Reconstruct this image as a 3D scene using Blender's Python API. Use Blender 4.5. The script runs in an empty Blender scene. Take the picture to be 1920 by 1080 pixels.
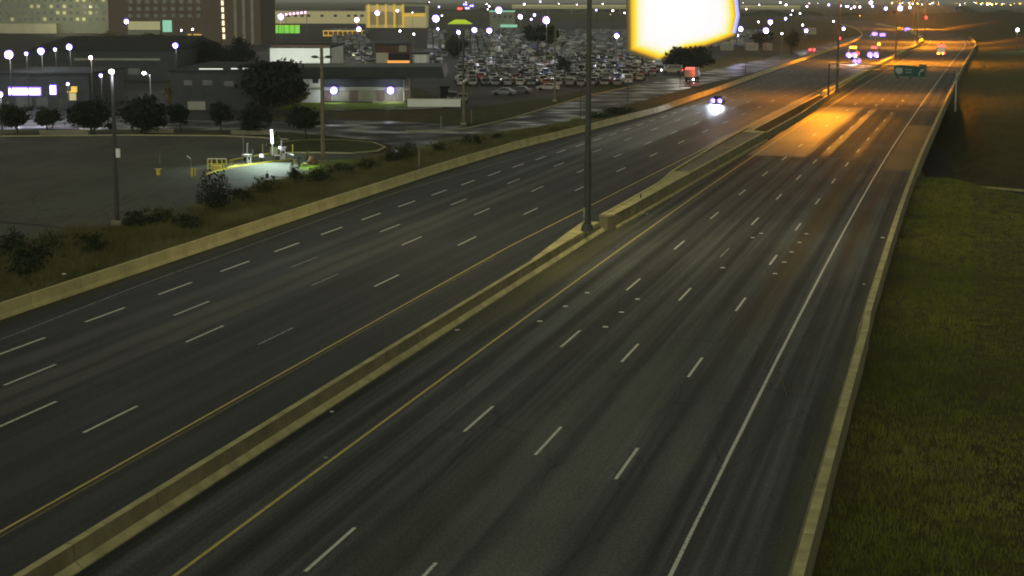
import bpy, bmesh, math, random
import numpy as np
from mathutils import Matrix, Vector
from mathutils.geometry import tessellate_polygon

random.seed(7); rng = np.random.default_rng(7)
SC = bpy.context.scene
COL = SC.collection
pi = math.pi

# ------------------------------------------------------------------ camera
FPX, PITCH, ROLL, CAMH = 3282.65, 0.162682, 0.002832, 17.7825
cam_d = bpy.data.cameras.new('camera'); cam = bpy.data.objects.new('camera', cam_d); COL.objects.link(cam)
cam_d.sensor_width = 36.0; cam_d.lens = 36.0 * FPX / 1920.0
cam_d.clip_start = 0.5; cam_d.clip_end = 30000.0
cam.matrix_world = Matrix.Translation((0, 0, CAMH)) @ Matrix.Rotation(pi/2 - PITCH, 4, 'X') @ Matrix.Rotation(ROLL, 4, 'Z')
SC.camera = cam

# ------------------------------------------------------------------ world: dim city-lit night sky
SUN_EL, SUN_ROT = math.radians(4.0), math.radians(200.0)
W = bpy.data.worlds.new("World"); SC.world = W; W.use_nodes = True
nt = W.node_tree; nt.nodes.clear()
sky = nt.nodes.new('ShaderNodeTexSky'); sky.sky_type = 'NISHITA'; sky.sun_disc = False
sky.sun_elevation = SUN_EL; sky.sun_rotation = SUN_ROT
bw = nt.nodes.new('ShaderNodeRGBToBW')
tint = nt.nodes.new('ShaderNodeMix'); tint.data_type = 'RGBA'; tint.blend_type = 'MULTIPLY'; tint.inputs[0].default_value = 1.0
tint.inputs[7].default_value = (0.98, 1.0, 0.76, 1)          # sodium-tinted overcast
bg = nt.nodes.new('ShaderNodeBackground'); bg.inputs['Strength'].default_value = 0.14
wo = nt.nodes.new('ShaderNodeOutputWorld')
nt.links.new(sky.outputs[0], bw.inputs[0]); nt.links.new(bw.outputs[0], tint.inputs[6])
nt.links.new(tint.outputs[2], bg.inputs[0]); nt.links.new(bg.outputs[0], wo.inputs[0])

# one very weak sun (glow of the city from behind the camera)
sd_ = bpy.data.lights.new('sun', 'SUN'); sd_.energy = 0.12; sd_.angle = math.radians(12); sd_.color = (1, .9, .65)
sun = bpy.data.objects.new('sun', sd_); COL.objects.link(sun)
sun.rotation_euler = (math.radians(48), 0, math.radians(-12))

SC.view_settings.view_transform = 'Standard'; SC.view_settings.look = 'None'
SC.view_settings.exposure = 0.4; SC.view_settings.gamma = 1.0; SC.view_settings.use_curve_mapping = False
SC.render.engine = 'CYCLES'
cy = SC.cycles
cy.use_denoising = True
try: cy.denoiser = 'OPENIMAGEDENOISE'
except Exception: pass
cy.max_bounces = 4; cy.diffuse_bounces = 2; cy.glossy_bounces = 2; cy.transmission_bounces = 2; cy.volume_bounces = 0
cy.sample_clamp_indirect = 3.0; cy.sample_clamp_direct = 0.0
cy.use_light_tree = True
cy.caustics_reflective = False; cy.caustics_refractive = False
cy.pixel_filter_type = 'BLACKMAN_HARRIS'; cy.filter_width = 1.9

# ------------------------------------------------------------------ where a point of the ground lies
def _ray(px, py):
    x, y = px - 960.0, 540.0 - py
    c, s = math.cos(ROLL), math.sin(ROLL)
    x, y = c*x - s*y, s*x + c*y
    return (x, FPX*math.cos(PITCH) + y*math.sin(PITCH), -FPX*math.sin(PITCH) + y*math.cos(PITCH))
def at(px, py, z=0.0):
    dx, dy, dz = _ray(px, py); t = (CAMH - z)/-dz
    return Vector((dx*t, dy*t, z))
def z_at(px, py, base):                       # height above a base point seen at picture height py
    dx, dy, dz = _ray(px, py); return CAMH + dz*(base.y/dy)
def x_at(px, py, Y):
    dx, dy, dz = _ray(px, py); return dx*Y/dy
def mpp(Y): return Y/FPX*1.005                # metres per picture unit at a distance

PSI, KAP = 0.236411, 0.000107
def shift(s):
    if s < 250: return 0.0
    e = -1.5e-4*(s-700)**2 if s > 700 else 0.0
    if s < 1000: return e - 4.6e-5*(s-250)**2
    if s > 1600: e = -1.5e-4*900**2 - 3e-4*900*(s-1600)
    return e - 4.6e-5*750**2 - 2*4.6e-5*750*(s-1000)
def RD(s, d, z=0.0):                          # road coordinates: s along, d to the right
    d = d + shift(s); R = 1/KAP; ra = R - d
    u = ra*math.sin(s/R); v = R - ra*math.cos(s/R)
    return Vector((u*math.sin(PSI) + v*math.cos(PSI), u*math.cos(PSI) - v*math.sin(PSI), z))
def road_inv(X, Y):
    R = 1/KAP
    u = X*math.sin(PSI) + Y*math.cos(PSI); v = X*math.cos(PSI) - Y*math.sin(PSI)
    s = R*math.atan2(u, R - v); return s, R - math.hypot(u, R - v) - shift(s)
def heading(s):
    a, b = RD(s, -25), RD(s+1, -25); return math.atan2(b.x-a.x, b.y-a.y)
def tab(pairs):
    xs, ys = zip(*pairs); return lambda s: float(np.interp(s, xs, ys))

# ------------------------------------------------------------------ objects
def tag(o, label=None, cat=None, group=None, kind=None):
    if label: o['label'] = label
    if cat: o['category'] = cat
    if group: o['group'] = group
    if kind: o['kind'] = kind
    return o
def empty(name, loc, rz=0, label=None, cat=None, group=None):
    o = bpy.data.objects.new(name, None); COL.objects.link(o); o.location = loc; o.rotation_euler = (0, 0, rz)
    o.empty_display_size = .3
    return tag(o, label, cat, group)
def link(name, me, parent=None, loc=None, rz=0):
    o = bpy.data.objects.new(name, me); COL.objects.link(o)
    if parent: o.parent = parent
    if loc is not None: o.location = loc
    if rz: o.rotation_euler = (0, 0, rz)
    return o
class MB:
    def __init__(s): s.v = []; s.f = []; s.uv = None
    def add(s, vs, fs):
        n = len(s.v); s.v += [tuple(p) for p in vs]; s.f += [tuple(i+n for i in f) for f in fs]; return s
    def box(s, x0, x1, y0, y1, z0, z1):
        return s.add([(x0,y0,z0),(x1,y0,z0),(x1,y1,z0),(x0,y1,z0),(x0,y0,z1),(x1,y0,z1),(x1,y1,z1),(x0,y1,z1)],
                     [(3,2,1,0),(4,5,6,7),(0,1,5,4),(1,2,6,5),(2,3,7,6),(3,0,4,7)])
    def tube(s, a, b, r0, r1=None, n=8, cap=True):
        r1 = r0 if r1 is None else r1
        a, b = Vector(a), Vector(b); d = (b-a).normalized()
        u = d.cross(Vector((0,0,1)) if abs(d.z) < .95 else Vector((1,0,0))).normalized(); w = d.cross(u)
        vs = [a + (u*math.cos(2*pi*i/n) + w*math.sin(2*pi*i/n))*r0 for i in range(n)] + [b + (u*math.cos(2*pi*i/n) + w*math.sin(2*pi*i/n))*r1 for i in range(n)]
        fs = [(i, (i+1) % n, n+(i+1) % n, n+i) for i in range(n)]
        if cap: fs += [tuple(range(n-1, -1, -1)), tuple(range(n, 2*n))]
        return s.add(vs, fs)
    def ball(s, c, r, n=10, m=6, sq=(1,1,1)):
        vs = [(c[0], c[1], c[2]-r*sq[2])]; fs = []
        for j in range(1, m):
            t = -pi/2 + pi*j/m
            vs += [(c[0]+r*sq[0]*math.cos(t)*math.cos(2*pi*i/n), c[1]+r*sq[1]*math.cos(t)*math.sin(2*pi*i/n), c[2]+r*sq[2]*math.sin(t)) for i in range(n)]
        vs.append((c[0], c[1], c[2]+r*sq[2]))
        for i in range(n):
            fs.append((0, 1+(i+1) % n, 1+i)); fs.append((1+(m-2)*n+i, 1+(m-2)*n+(i+1) % n, len(vs)-1))
            for j in range(m-2):
                fs.append((1+j*n+i, 1+j*n+(i+1) % n, 1+(j+1)*n+(i+1) % n, 1+(j+1)*n+i))
        return s.add(vs, fs)
    def prism(s, pts, axis_vec):              # polygon extruded along a vector
        n = len(pts); a = Vector(axis_vec)
        vs = [Vector(p) for p in pts] + [Vector(p)+a for p in pts]
        return s.add(vs, [tuple(range(n-1, -1, -1)), tuple(range(n, 2*n))] + [(i, (i+1) % n, n+(i+1) % n, n+i) for i in range(n)])
    def mesh(s, name, m, smooth=False):
        me = bpy.data.meshes.new(name); me.from_pydata(s.v, [], s.f); me.materials.append(m)
        if smooth: me.polygons.foreach_set('use_smooth', [True]*len(me.polygons))
        me.update(); return me
    def build(s, name, m, parent=None, loc=None, rz=0, smooth=False):
        return link(name, s.mesh(name, m, smooth), parent, loc, rz)
def set_uv(me, uvs):
    l = me.uv_layers.new(name='UVMap'); vi = np.empty(len(me.loops), dtype=np.int32); me.loops.foreach_get('vertex_index', vi)
    l.data.foreach_set('uv', np.asarray(uvs, dtype=np.float32)[vi].ravel())

# ------------------------------------------------------------------ materials
def nodes_of(name):
    m = bpy.data.materials.new(name); m.use_nodes = True
    t = m.node_tree; return m, t, t.nodes['Principled BSDF'], t.nodes, t.links
def mat(name, col, rough=.7, var=.25, scale=3.0, spec=.3, metal=0, bump=0.0, col2=None, coord='Object'):
    m, t, p, N, L = nodes_of(name)
    tc = N.new('ShaderNodeTexCoord'); nz = N.new('ShaderNodeTexNoise'); nz.inputs['Scale'].default_value = scale; nz.inputs['Detail'].default_value = 5; nz.inputs['Roughness'].default_value = .62
    L.new(tc.outputs[coord], nz.inputs['Vector'])
    cr = N.new('ShaderNodeValToRGB')
    c2 = col2 or tuple(c*(1+var) for c in col); c1 = col if col2 else tuple(c*(1-var) for c in col)
    cr.color_ramp.elements[0].position = .3; cr.color_ramp.elements[1].position = .7
    cr.color_ramp.elements[0].color = (*c1, 1); cr.color_ramp.elements[1].color = (*c2, 1)
    L.new(nz.outputs[0], cr.inputs[0]); L.new(cr.outputs[0], p.inputs['Base Color'])
    p.inputs['Roughness'].default_value = rough; p.inputs['Specular IOR Level'].default_value = spec; p.inputs['Metallic'].default_value = metal
    if bump:
        b = N.new('ShaderNodeBump'); b.inputs['Strength'].default_value = bump; L.new(nz.outputs[0], b.inputs['Height']); L.new(b.outputs[0], p.inputs['Normal'])
    return m
def glow(name, col, strength):
    m, t, p, N, L = nodes_of(name)
    p.inputs['Base Color'].default_value = (*[min(1, c) for c in col], 1); p.inputs['Emission Color'].default_value = (*col, 1); p.inputs['Emission Strength'].default_value = strength*1.7
    return m

def road_mat(name, base, streak=.35, dark=.6, rough=.84, windows=(), spec=.10, lanes=None):
    """asphalt in road coordinates (u = metres across, v = metres along): wheel tracks, long streaks, fine grain;
    windows = worn / dirty / lamp-tinted bands: (d0, d1, s0, s1, colour, amount, edge)"""
    m, t, p, N, L = nodes_of(name)
    uv = N.new('ShaderNodeUVMap')
    def noise(sx, sy, detail=4, rgh=.5, off=0):
        mp = N.new('ShaderNodeMapping'); mp.inputs['Scale'].default_value = (sx, sy, 1); mp.inputs['Location'].default_value = (off, off*.7, 0)
        nz = N.new('ShaderNodeTexNoise'); nz.inputs['Scale'].default_value = 1; nz.inputs['Detail'].default_value = detail; nz.inputs['Roughness'].default_value = rgh
        L.new(uv.outputs[0], mp.inputs[0]); L.new(mp.outputs[0], nz.inputs['Vector']); return nz.outputs[0]
    def math_(op, a, b=None, c=None, clamp=False):
        n = N.new('ShaderNodeMath'); n.operation = op; n.use_clamp = clamp
        for i, v in enumerate((a, b, c)):
            if v is None: continue
            if isinstance(v, (int, float)): n.inputs[i].default_value = v
            else: L.new(v, n.inputs[i])
        return n.outputs[0]
    def ramp(v, a, b, lo, hi):
        n = N.new('ShaderNodeMapRange'); n.interpolation_type = 'SMOOTHSTEP'; n.inputs[1].default_value = a; n.inputs[2].default_value = b; n.inputs[3].default_value = lo; n.inputs[4].default_value = hi
        if isinstance(v, (int, float)): n.inputs[0].default_value = v
        else: L.new(v, n.inputs[0])
        return n.outputs[0]
    st = ramp(noise(.9, .012, 3, .55), .3, .7, 1-streak, 1+streak)      # long bands
    st2 = ramp(noise(3.2, .03, 3, .6, 7), .3, .7, 1-streak*.6, 1+streak*.6)
    bl = ramp(noise(.12, .05, 4, .6, 3), .3, .75, .82, 1.18)              # patches
    gr = ramp(noise(11, 5, 4, .85, 11), .25, .75, .55, 1.45)               # grain
    val = math_('MULTIPLY', math_('MULTIPLY', st, st2), math_('MULTIPLY', bl, gr))
    # tar-sealed cracks: thin dark wandering lines, mostly lengthways
    mpc = N.new('ShaderNodeMapping'); mpc.inputs['Scale'].default_value = (.42, .075, 1); L.new(uv.outputs[0], mpc.inputs[0])
    vor = N.new('ShaderNodeTexVoronoi'); vor.feature = 'DISTANCE_TO_EDGE'; vor.inputs['Scale'].default_value = 1.0; vor.inputs['Randomness'].default_value = 1
    dis = N.new('ShaderNodeMix'); dis.data_type = 'RGBA'; dis.blend_type = 'LINEAR_LIGHT'; dis.inputs[0].default_value = .10
    nz2 = N.new('ShaderNodeTexNoise'); nz2.inputs['Scale'].default_value = 3; nz2.inputs['Detail'].default_value = 4; L.new(mpc.outputs[0], nz2.inputs['Vector'])
    L.new(mpc.outputs[0], dis.inputs[6]); L.new(nz2.outputs['Color'], dis.inputs[7]); L.new(dis.outputs[2], vor.inputs['Vector'])
    crk = ramp(vor.outputs['Distance'], .006, .02, .72, 1.0)
    sel = ramp(noise(.05, .02, 2, .5, 21), .45, .6, 0, 1)
    crk = math_('ADD', math_('MULTIPLY', sel, crk), math_('SUBTRACT', 1.0, sel))
    oil = ramp(noise(.7, .35, 3, .6, 31), .62, .78, 1.0, .74)
    val = math_('MULTIPLY', val, math_('MULTIPLY', crk, oil))
    sep = N.new('ShaderNodeSeparateXYZ'); L.new(uv.outputs[0], sep.inputs[0])
    if lanes:                                                             # oil-dark track down the lanes
        d0, w, amt = lanes
        fr = math_('FRACT', math_('DIVIDE', math_('SUBTRACT', sep.outputs[0], d0), w))
        tr = math_('ABSOLUTE', math_('SUBTRACT', math_('ABSOLUTE', math_('SUBTRACT', fr, .5)), .24))
        val = math_('MULTIPLY', val, ramp(tr, .02, .13, 1-amt, 1+amt*.45))
    col = N.new('ShaderNodeMix'); col.data_type = 'RGBA'; col.blend_type = 'MULTIPLY'; col.inputs[0].default_value = 1
    col.inputs[6].default_value = (*base, 1)
    cmb = N.new('ShaderNodeCombineXYZ')
    for i in range(3): L.new(val, cmb.inputs[i])
    L.new(cmb.outputs[0], col.inputs[7]); cur = col.outputs[2]
    wob = math_('MULTIPLY', math_('SUBTRACT', noise(.3, .06, 4, .65, 5), .5), 1.6)
    gl = 0.0
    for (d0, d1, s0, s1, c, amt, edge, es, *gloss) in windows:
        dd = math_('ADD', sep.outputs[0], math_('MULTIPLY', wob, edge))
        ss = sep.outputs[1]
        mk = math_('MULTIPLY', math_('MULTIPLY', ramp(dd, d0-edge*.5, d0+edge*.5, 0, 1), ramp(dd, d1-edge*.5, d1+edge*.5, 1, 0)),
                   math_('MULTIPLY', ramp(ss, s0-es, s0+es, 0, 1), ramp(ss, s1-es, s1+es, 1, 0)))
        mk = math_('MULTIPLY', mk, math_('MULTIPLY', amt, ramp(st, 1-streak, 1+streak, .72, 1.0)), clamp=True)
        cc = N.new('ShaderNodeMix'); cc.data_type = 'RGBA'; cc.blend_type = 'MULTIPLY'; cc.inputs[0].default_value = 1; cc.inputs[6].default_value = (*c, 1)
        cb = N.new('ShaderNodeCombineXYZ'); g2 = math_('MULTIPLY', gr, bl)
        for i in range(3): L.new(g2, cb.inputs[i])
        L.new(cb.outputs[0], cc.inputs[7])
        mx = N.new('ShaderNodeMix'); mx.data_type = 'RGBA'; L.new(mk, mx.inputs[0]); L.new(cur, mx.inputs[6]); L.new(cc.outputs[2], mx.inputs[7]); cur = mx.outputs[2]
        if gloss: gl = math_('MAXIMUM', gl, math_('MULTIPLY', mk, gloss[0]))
    L.new(cur, p.inputs['Base Color'])
    rg = ramp(st, 1-streak, 1+streak, rough-.08, rough+.1)
    if not isinstance(gl, float):
        rg = math_('SUBTRACT', rg, math_('MULTIPLY', gl, .36)); L.new(math_('ADD', spec, math_('MULTIPLY', gl, .34)), p.inputs['Specular IOR Level'])
    else: p.inputs['Specular IOR Level'].default_value = spec
    L.new(rg, p.inputs['Roughness'])
    b = N.new('ShaderNodeBump'); b.inputs['Strength'].default_value = .12; b.inputs['Distance'].default_value = .03; L.new(gr, b.inputs['Height']); L.new(b.outputs[0], p.inputs['Normal'])
    return m

M = {}
M['concrete_left'] = mat('pale_concrete', (.50, .44, .20), .85, .22, .5, .2, coord='Object')  # even pale yellowish tone of the left barrier
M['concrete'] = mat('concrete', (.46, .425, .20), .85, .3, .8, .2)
M['concrete_dirty_shade'] = mat('dirty_shaded_concrete', (.215,.19,.10), .9, .3, .6, .2)  # side faces darkened for dirt and for shade away from the masts
M['concrete_grey'] = mat('grey_concrete', (.22, .21, .15), .9, .25, .4, .2)
M['white_paint'] = mat('white_road_paint', (.62, .62, .52), .6, .3, 1.5, .3)
M['worn_paint'] = mat('worn_road_paint', (.30, .30, .25), .7, .4, 1.5, .3)
def paint(name, c, lo=.36, hi=.5):
    m = mat(name, c, .65, .3, 5.0, .25, col2=c); cr = [n for n in m.node_tree.nodes if n.type == 'VALTORGB'][0]
    cr.color_ramp.elements[0].position = lo; cr.color_ramp.elements[1].position = hi; cr.color_ramp.elements[0].color = (.08,.08,.07,1); e = cr.color_ramp.elements.new(.75); e.color = (*[x*1.12 for x in c],1); return m
M['white_paint'] = paint('white_road_paint', (.66,.66,.58), .3, .42); M['worn_paint'] = paint('worn_road_paint', (.34,.34,.28), .38, .58)  # worn_paint also carries the lens smudge veil on listed lane dashes
M['yellow_paint_'] = mat('yellow_road_paint', (.62, .47, .10), .6, .25, 1.0, .3)
M['yellow_paint'] = paint('yellow_road_paint', (.58,.47,.11), .3, .42); M['old_yellow'] = mat('old_yellow_paint', (.13, .10, .02), .7, .3, 1.0, .3)
M['steel'] = mat('galvanised_steel', (.22, .22, .2), .5, .2, 2, .5, .6)
M['dark_steel'] = mat('dark_steel', (.05, .05, .045), .55, .2, 2, .4, .3)
M['bulb'] = glow('white_lamp_glass', (1, .93, 1), 9)
M['violet'] = glow('violet_fringe', (.22, .13, 1.0), 2.2)  # violet colour fringe of bright lights, added as glowing rings
M['blue_bulb'] = glow('blue_lamp_glass', (.25, .2, 1.0), 4)
M['sodium'] = glow('sodium_lamp_glass', (1, .5, .06), 12)
M['red_light'] = glow('red_lamp_glass', (1, .03, .03), 5)
M['amber_light'] = glow('amber_lamp_glass', (1, .38, .03), 4)
M['head_light'] = glow('headlight_glass', (.9, .85, 1), 14)
M['pink_light'] = glow('pink_lamp_glass', (1, .35, .8), 2.5)
M['glass'] = mat('dark_glass', (.015, .018, .02), .15, .1, 1, .6)
M['rubber'] = mat('tyre_rubber', (.015, .015, .015), .8, .1, 5, .2)
M['bark'] = mat('bark', (.05, .04, .028), .9, .3, 6, .1)
M['wood_pole'] = mat('weathered_wood', (.16, .14, .09), .9, .25, 3, .1)
M['leaf_dark'] = mat('dark_leaves', (.018, .026, .016), .75, .5, 1.2, .15)
M['leaf'] = mat('green_leaves', (.035, .05, .018), .75, .5, 1.0, .15)
M['leaf_olive'] = mat('olive_leaves', (.075, .075, .022), .75, .5, .8, .15)
M['leaf_yellow'] = mat('yellowing_leaves', (.20, .16, .03), .75, .4, 1.0, .15)

# ------------------------------------------------------------------ builders in road coordinates
def s_list(s0, s1, near=4.0):
    out = [s0]; s = s0
    while s < s1:
        s += near if s < 360 else near*4
        out.append(min(s, s1))
    return out
def strip(name, s0, s1, dl, dr, z, m, parent=None, thick=0.0, near=4.0, ndiv=1, wob=0.0):
    fl = dl if callable(dl) else (lambda s: dl); fr = dr if callable(dr) else (lambda s: dr)
    S = s_list(s0, s1, near); v = []; uv = []; f = []
    k = ndiv+1
    for s in S:
        a, b = fl(s), fr(s)
        for j in range(k):
            d = a + (b-a)*j/ndiv + (random.uniform(-wob, wob) if wob else 0); v.append(RD(s, d, z)); uv.append((d, s))
    for i in range(len(S)-1):
        for j in range(ndiv): f.append((i*k+j, i*k+j+1, (i+1)*k+j+1, (i+1)*k+j))
    if thick:
        n = len(v); v += [p - Vector((0,0,thick)) for p in v]; uv += uv
        for i in range(len(S)-1):
            f.append((n+i*k, i*k, (i+1)*k, n+(i+1)*k)); f.append((i*k+k-1, n+i*k+k-1, n+(i+1)*k+k-1, (i+1)*k+k-1))
        for j in range(k-1):
            f.append((j+1, j, n+j, n+j+1)); e = (len(S)-1)*k; f.append((e+j, e+j+1, n+e+j+1, n+e+j))
    me = bpy.data.meshes.new(name); me.from_pydata([tuple(p) for p in v], [], f); me.materials.append(m); set_uv(me, uv)
    return link(name, me, parent)
def extrude(name, s0, s1, dfun, prof, m, parent=None, near=4.0, z0=0.0):
    """closed cross-section [(offset right, height)] carried along the road"""
    df = dfun if callable(dfun) else (lambda s: dfun)
    S = s_list(s0, s1, near); n = len(prof); v = []; f = []
    for s in S:
        for o, z in prof: v.append(RD(s, df(s)+o, z+z0))
    for i in range(len(S)-1):
        for j in range(n): f.append((i*n+j, i*n+(j+1) % n, (i+1)*n+(j+1) % n, (i+1)*n+j))
    f.append(tuple(range(n-1, -1, -1))); f.append(tuple((len(S)-1)*n+j for j in range(n)))
    me = bpy.data.meshes.new(name); me.from_pydata([tuple(p) for p in v], [], f); me.materials.append(m)
    bm = bmesh.new(); bm.from_mesh(me); bmesh.ops.recalc_face_normals(bm, faces=bm.faces); bm.to_mesh(me); bm.free()
    return link(name, me, parent)
def patch(name, pts, z, m, parent=None, is_px=True, rim=0.0):
    """ground sheet from corner points"""
    P = [at(x, y, 0) if is_px else Vector((x, y, 0)) for x, y in pts]
    P = [Vector((p.x, p.y, z)) for p in P]
    if sum(P[i].x*P[(i+1) % len(P)].y - P[(i+1) % len(P)].x*P[i].y for i in range(len(P))) < 0: P.reverse()
    n = len(P); v = [tuple(p) for p in P]; f = [tuple(range(n))]
    if rim:
        v += [(p.x, p.y, z-rim) for p in P]; f += [(n+i, n+(i+1) % n, (i+1) % n, i) for i in range(n)]
    me = bpy.data.meshes.new(name); me.from_pydata(v, [], f); me.materials.append(m); set_uv(me, [(p[0], p[1]) for p in v])
    return link(name, me, parent)
def ribbon(name, pts, w, h, z, m, parent=None):
    """kerb: a low raised ribbon along picture points"""
    P = [at(x, y, 0) for x, y in pts]; v = []; f = []
    for i, p in enumerate(P):
        a = P[max(0, i-1)]; b = P[min(len(P)-1, i+1)]; d = (b-a); d.z = 0; d.normalize(); nrm = Vector((-d.y, d.x, 0))
        for o, zz in ((-w/2, z), (-w/2, z+h), (w/2, z+h), (w/2, z)): v.append(tuple(p + nrm*o + Vector((0,0,zz))))
    for i in range(len(P)-1):
        for j in range(4): f.append((i*4+j, i*4+(j+1) % 4, i*4+4+(j+1) % 4, i*4+4+j))
    f.append((3,2,1,0)); e = (len(P)-1)*4; f.append((e, e+1, e+2, e+3))
    me = bpy.data.meshes.new(name); me.from_pydata(v, [], f); me.materials.append(m)
    bm = bmesh.new(); bm.from_mesh(me); bmesh.ops.recalc_face_normals(bm, faces=bm.faces); bm.to_mesh(me); bm.free()
    return link(name, me, parent)

def lamp(kind, loc, energy, col=(1,1,1), radius=.25, target=None, angle=100, blend=.6, name='lamp_light', parent=None):
    ld = bpy.data.lights.new(name, kind); ld.energy = energy; ld.color = col; ld.shadow_soft_size = radius
    if kind == 'SPOT': ld.spot_size = math.radians(angle); ld.spot_blend = blend
    o = bpy.data.objects.new(name, ld); COL.objects.link(o); o.location = loc
    if target is not None: o.rotation_euler = (Vector(target)-Vector(loc)).to_track_quat('-Z', 'Y').to_euler()
    return o

# ================================================================== SETTING
# ---- ground: one sheet out past the horizon, dropping into the underpass cutting
def sst(a, b, x):
    t = min(1, max(0, (x-a)/(b-a))); return t*t*(3-2*t)
def ground_z(X, Y):
    s, d = road_inv(X, Y); z = -.14
    if d > -48 and 120 < s < 420:
        w0, w1 = (186, 203) if d > -3.4 else (201.5, 204)
        if d > -3.4:                                # outside the right barrier the bank crest runs askew
            w0 -= min(30, max(0, d)*1.9); w1 -= min(30, max(0, d)*1.9)
        r0 = 296 - 58*sst(-2.5, 3, d)
        low = sst(w0, w1, s)*(1 - (sst(r0, r0+72, s) if d > -3.4 else sst(336, 338, s)))
        z -= 6.0*low*sst(-48, -44, d)
    if d > 1 and s > 280: z += 10.0*sst(2, 60, d)*sst(270, 700, s)*(1-sst(1500, 2500, s))
    if d > -3.4: z -= .25 + .012*min(40, d+3.4)*8*.1
    return z
def axis(lo, hi, fine, flo, fhi, grow):
    a = list(np.arange(flo, fhi+fine, fine)); st = fine
    while a[-1] < hi: st *= grow; a.append(a[-1]+st)
    st = fine
    while a[0] > lo: st *= grow; a.insert(0, a[0]-st)
    return a
gx = axis(-9000, 9000, 3.0, -60, 120, 1.25); gy = axis(-200, 16000, 3.0, 40, 350, 1.2)
gv = [(x, y, ground_z(x, y)) for y in gy for x in gx]; nx = len(gx)
gf = [(j*nx+i, j*nx+i+1, (j+1)*nx+i+1, (j+1)*nx+i) for j in range(len(gy)-1) for i in range(nx-1)]
M['earth'] = mat('rough_grass_ground', (.05, .052, .018), .95, .45, .25, .05, col2=(.085, .075, .028))
gme = bpy.data.meshes.new('ground'); gme.from_pydata(gv, [], gf); gme.materials.append(M['earth']); gme.polygons.foreach_set('use_smooth', [True]*len(gf))
tag(link('ground', gme), 'dark rough grassy ground stretching to the horizon', kind='structure')

# ---- carriageways
d_sh = tab([(0,-51.2),(80,-51.0),(130,-51.6),(180,-52.0),(204,-51.7),(236,-49.9),(280,-47.9),(340,-48.5),(440,-50.4),(560,-52.3),(717,-55.3),(905,-56.4),(2600,-58)])
med_l = tab([(0,-26.75),(110,-26.8),(126,-27.3),(400,-27.3)])
TAN, WORN, BROWN = (.30,.25,.14), (.125,.122,.10), (.135,.092,.036)
win_nb = [(-23.6,-16.6, 205,303,(.20,.13,.03),.9,.35,1.2,1.0),        # concrete deck lane by the median, lamp orange mixed into its colour
          (-23.6,-3.6, 204,312,(.07,.06,.03),.8,.3,1.0,.15),(-23.0,-8.0, 312,900,(.10,.08,.03),.6,1.6,14,.5),  # far lanes browned in colour to carry the sodium light
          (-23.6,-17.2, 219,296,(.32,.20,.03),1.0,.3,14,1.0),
          (-15.2,-14.2, 207,300,(.30,.19,.03),1.0,.4,6,.9),  # worn streaks, coloured up for the lamp reflection along them
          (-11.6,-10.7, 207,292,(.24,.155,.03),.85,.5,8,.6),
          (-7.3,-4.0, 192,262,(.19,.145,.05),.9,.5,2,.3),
          (-10.9,-9.2, 105,232,BROWN,.75,1.0,25),
          (-7.2,-5.9, 120,184,BROWN,.6,.9,14),
          (-4.6,-3.8, 40,190,(.10,.10,.05),.5,.8,6),
          (-25.6,-23.9, 95,135,(.13,.12,.05),.8,1.2,12),
          (-13.8,-12.0, 30,88,(.17,.18,.155),.85,1.3,14),(-10.4,-8.9, 34,80,(.14,.15,.13),.7,1.2,12),(-16.0,-14.6, 40,92,(.14,.15,.13),.7,1.2,14),
          (-17.6,-16.0, 35,75,(.075,.075,.058),.7,1.6,12)]
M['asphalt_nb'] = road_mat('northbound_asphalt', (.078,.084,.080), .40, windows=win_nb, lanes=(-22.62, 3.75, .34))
win_sb = [(-41.6,-40.5, 30,330,WORN,.62,.6,20),(-40.0,-38.9, 30,330,WORN,.6,.6,20),(-44.6,-43.5, 30,300,WORN,.4,.7,30),
          (-47.5,-31.0, 255,420,(.07,.06,.035),.6,1.0,14,.2),
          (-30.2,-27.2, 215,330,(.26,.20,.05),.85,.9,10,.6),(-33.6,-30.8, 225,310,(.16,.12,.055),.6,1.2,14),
          (-46.5,-37.5, 205,330,(.04,.042,.045),.85,1.2,18,.75),(-51.2,-50.2, 60,230,(.07,.068,.03),.6,.8,10)]
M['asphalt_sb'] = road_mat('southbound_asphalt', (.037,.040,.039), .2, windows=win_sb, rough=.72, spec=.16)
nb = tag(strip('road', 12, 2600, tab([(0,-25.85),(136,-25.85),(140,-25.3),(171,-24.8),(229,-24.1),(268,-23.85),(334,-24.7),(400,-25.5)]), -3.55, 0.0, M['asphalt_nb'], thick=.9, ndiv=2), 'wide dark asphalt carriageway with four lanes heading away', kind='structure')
sb = tag(strip('road', 12, 2600, lambda s: d_sh(s)-.5, med_l, 0.0, M['asphalt_sb'], thick=.9, ndiv=2), 'wide dark asphalt carriageway with five lanes beyond the median', kind='structure')

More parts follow.
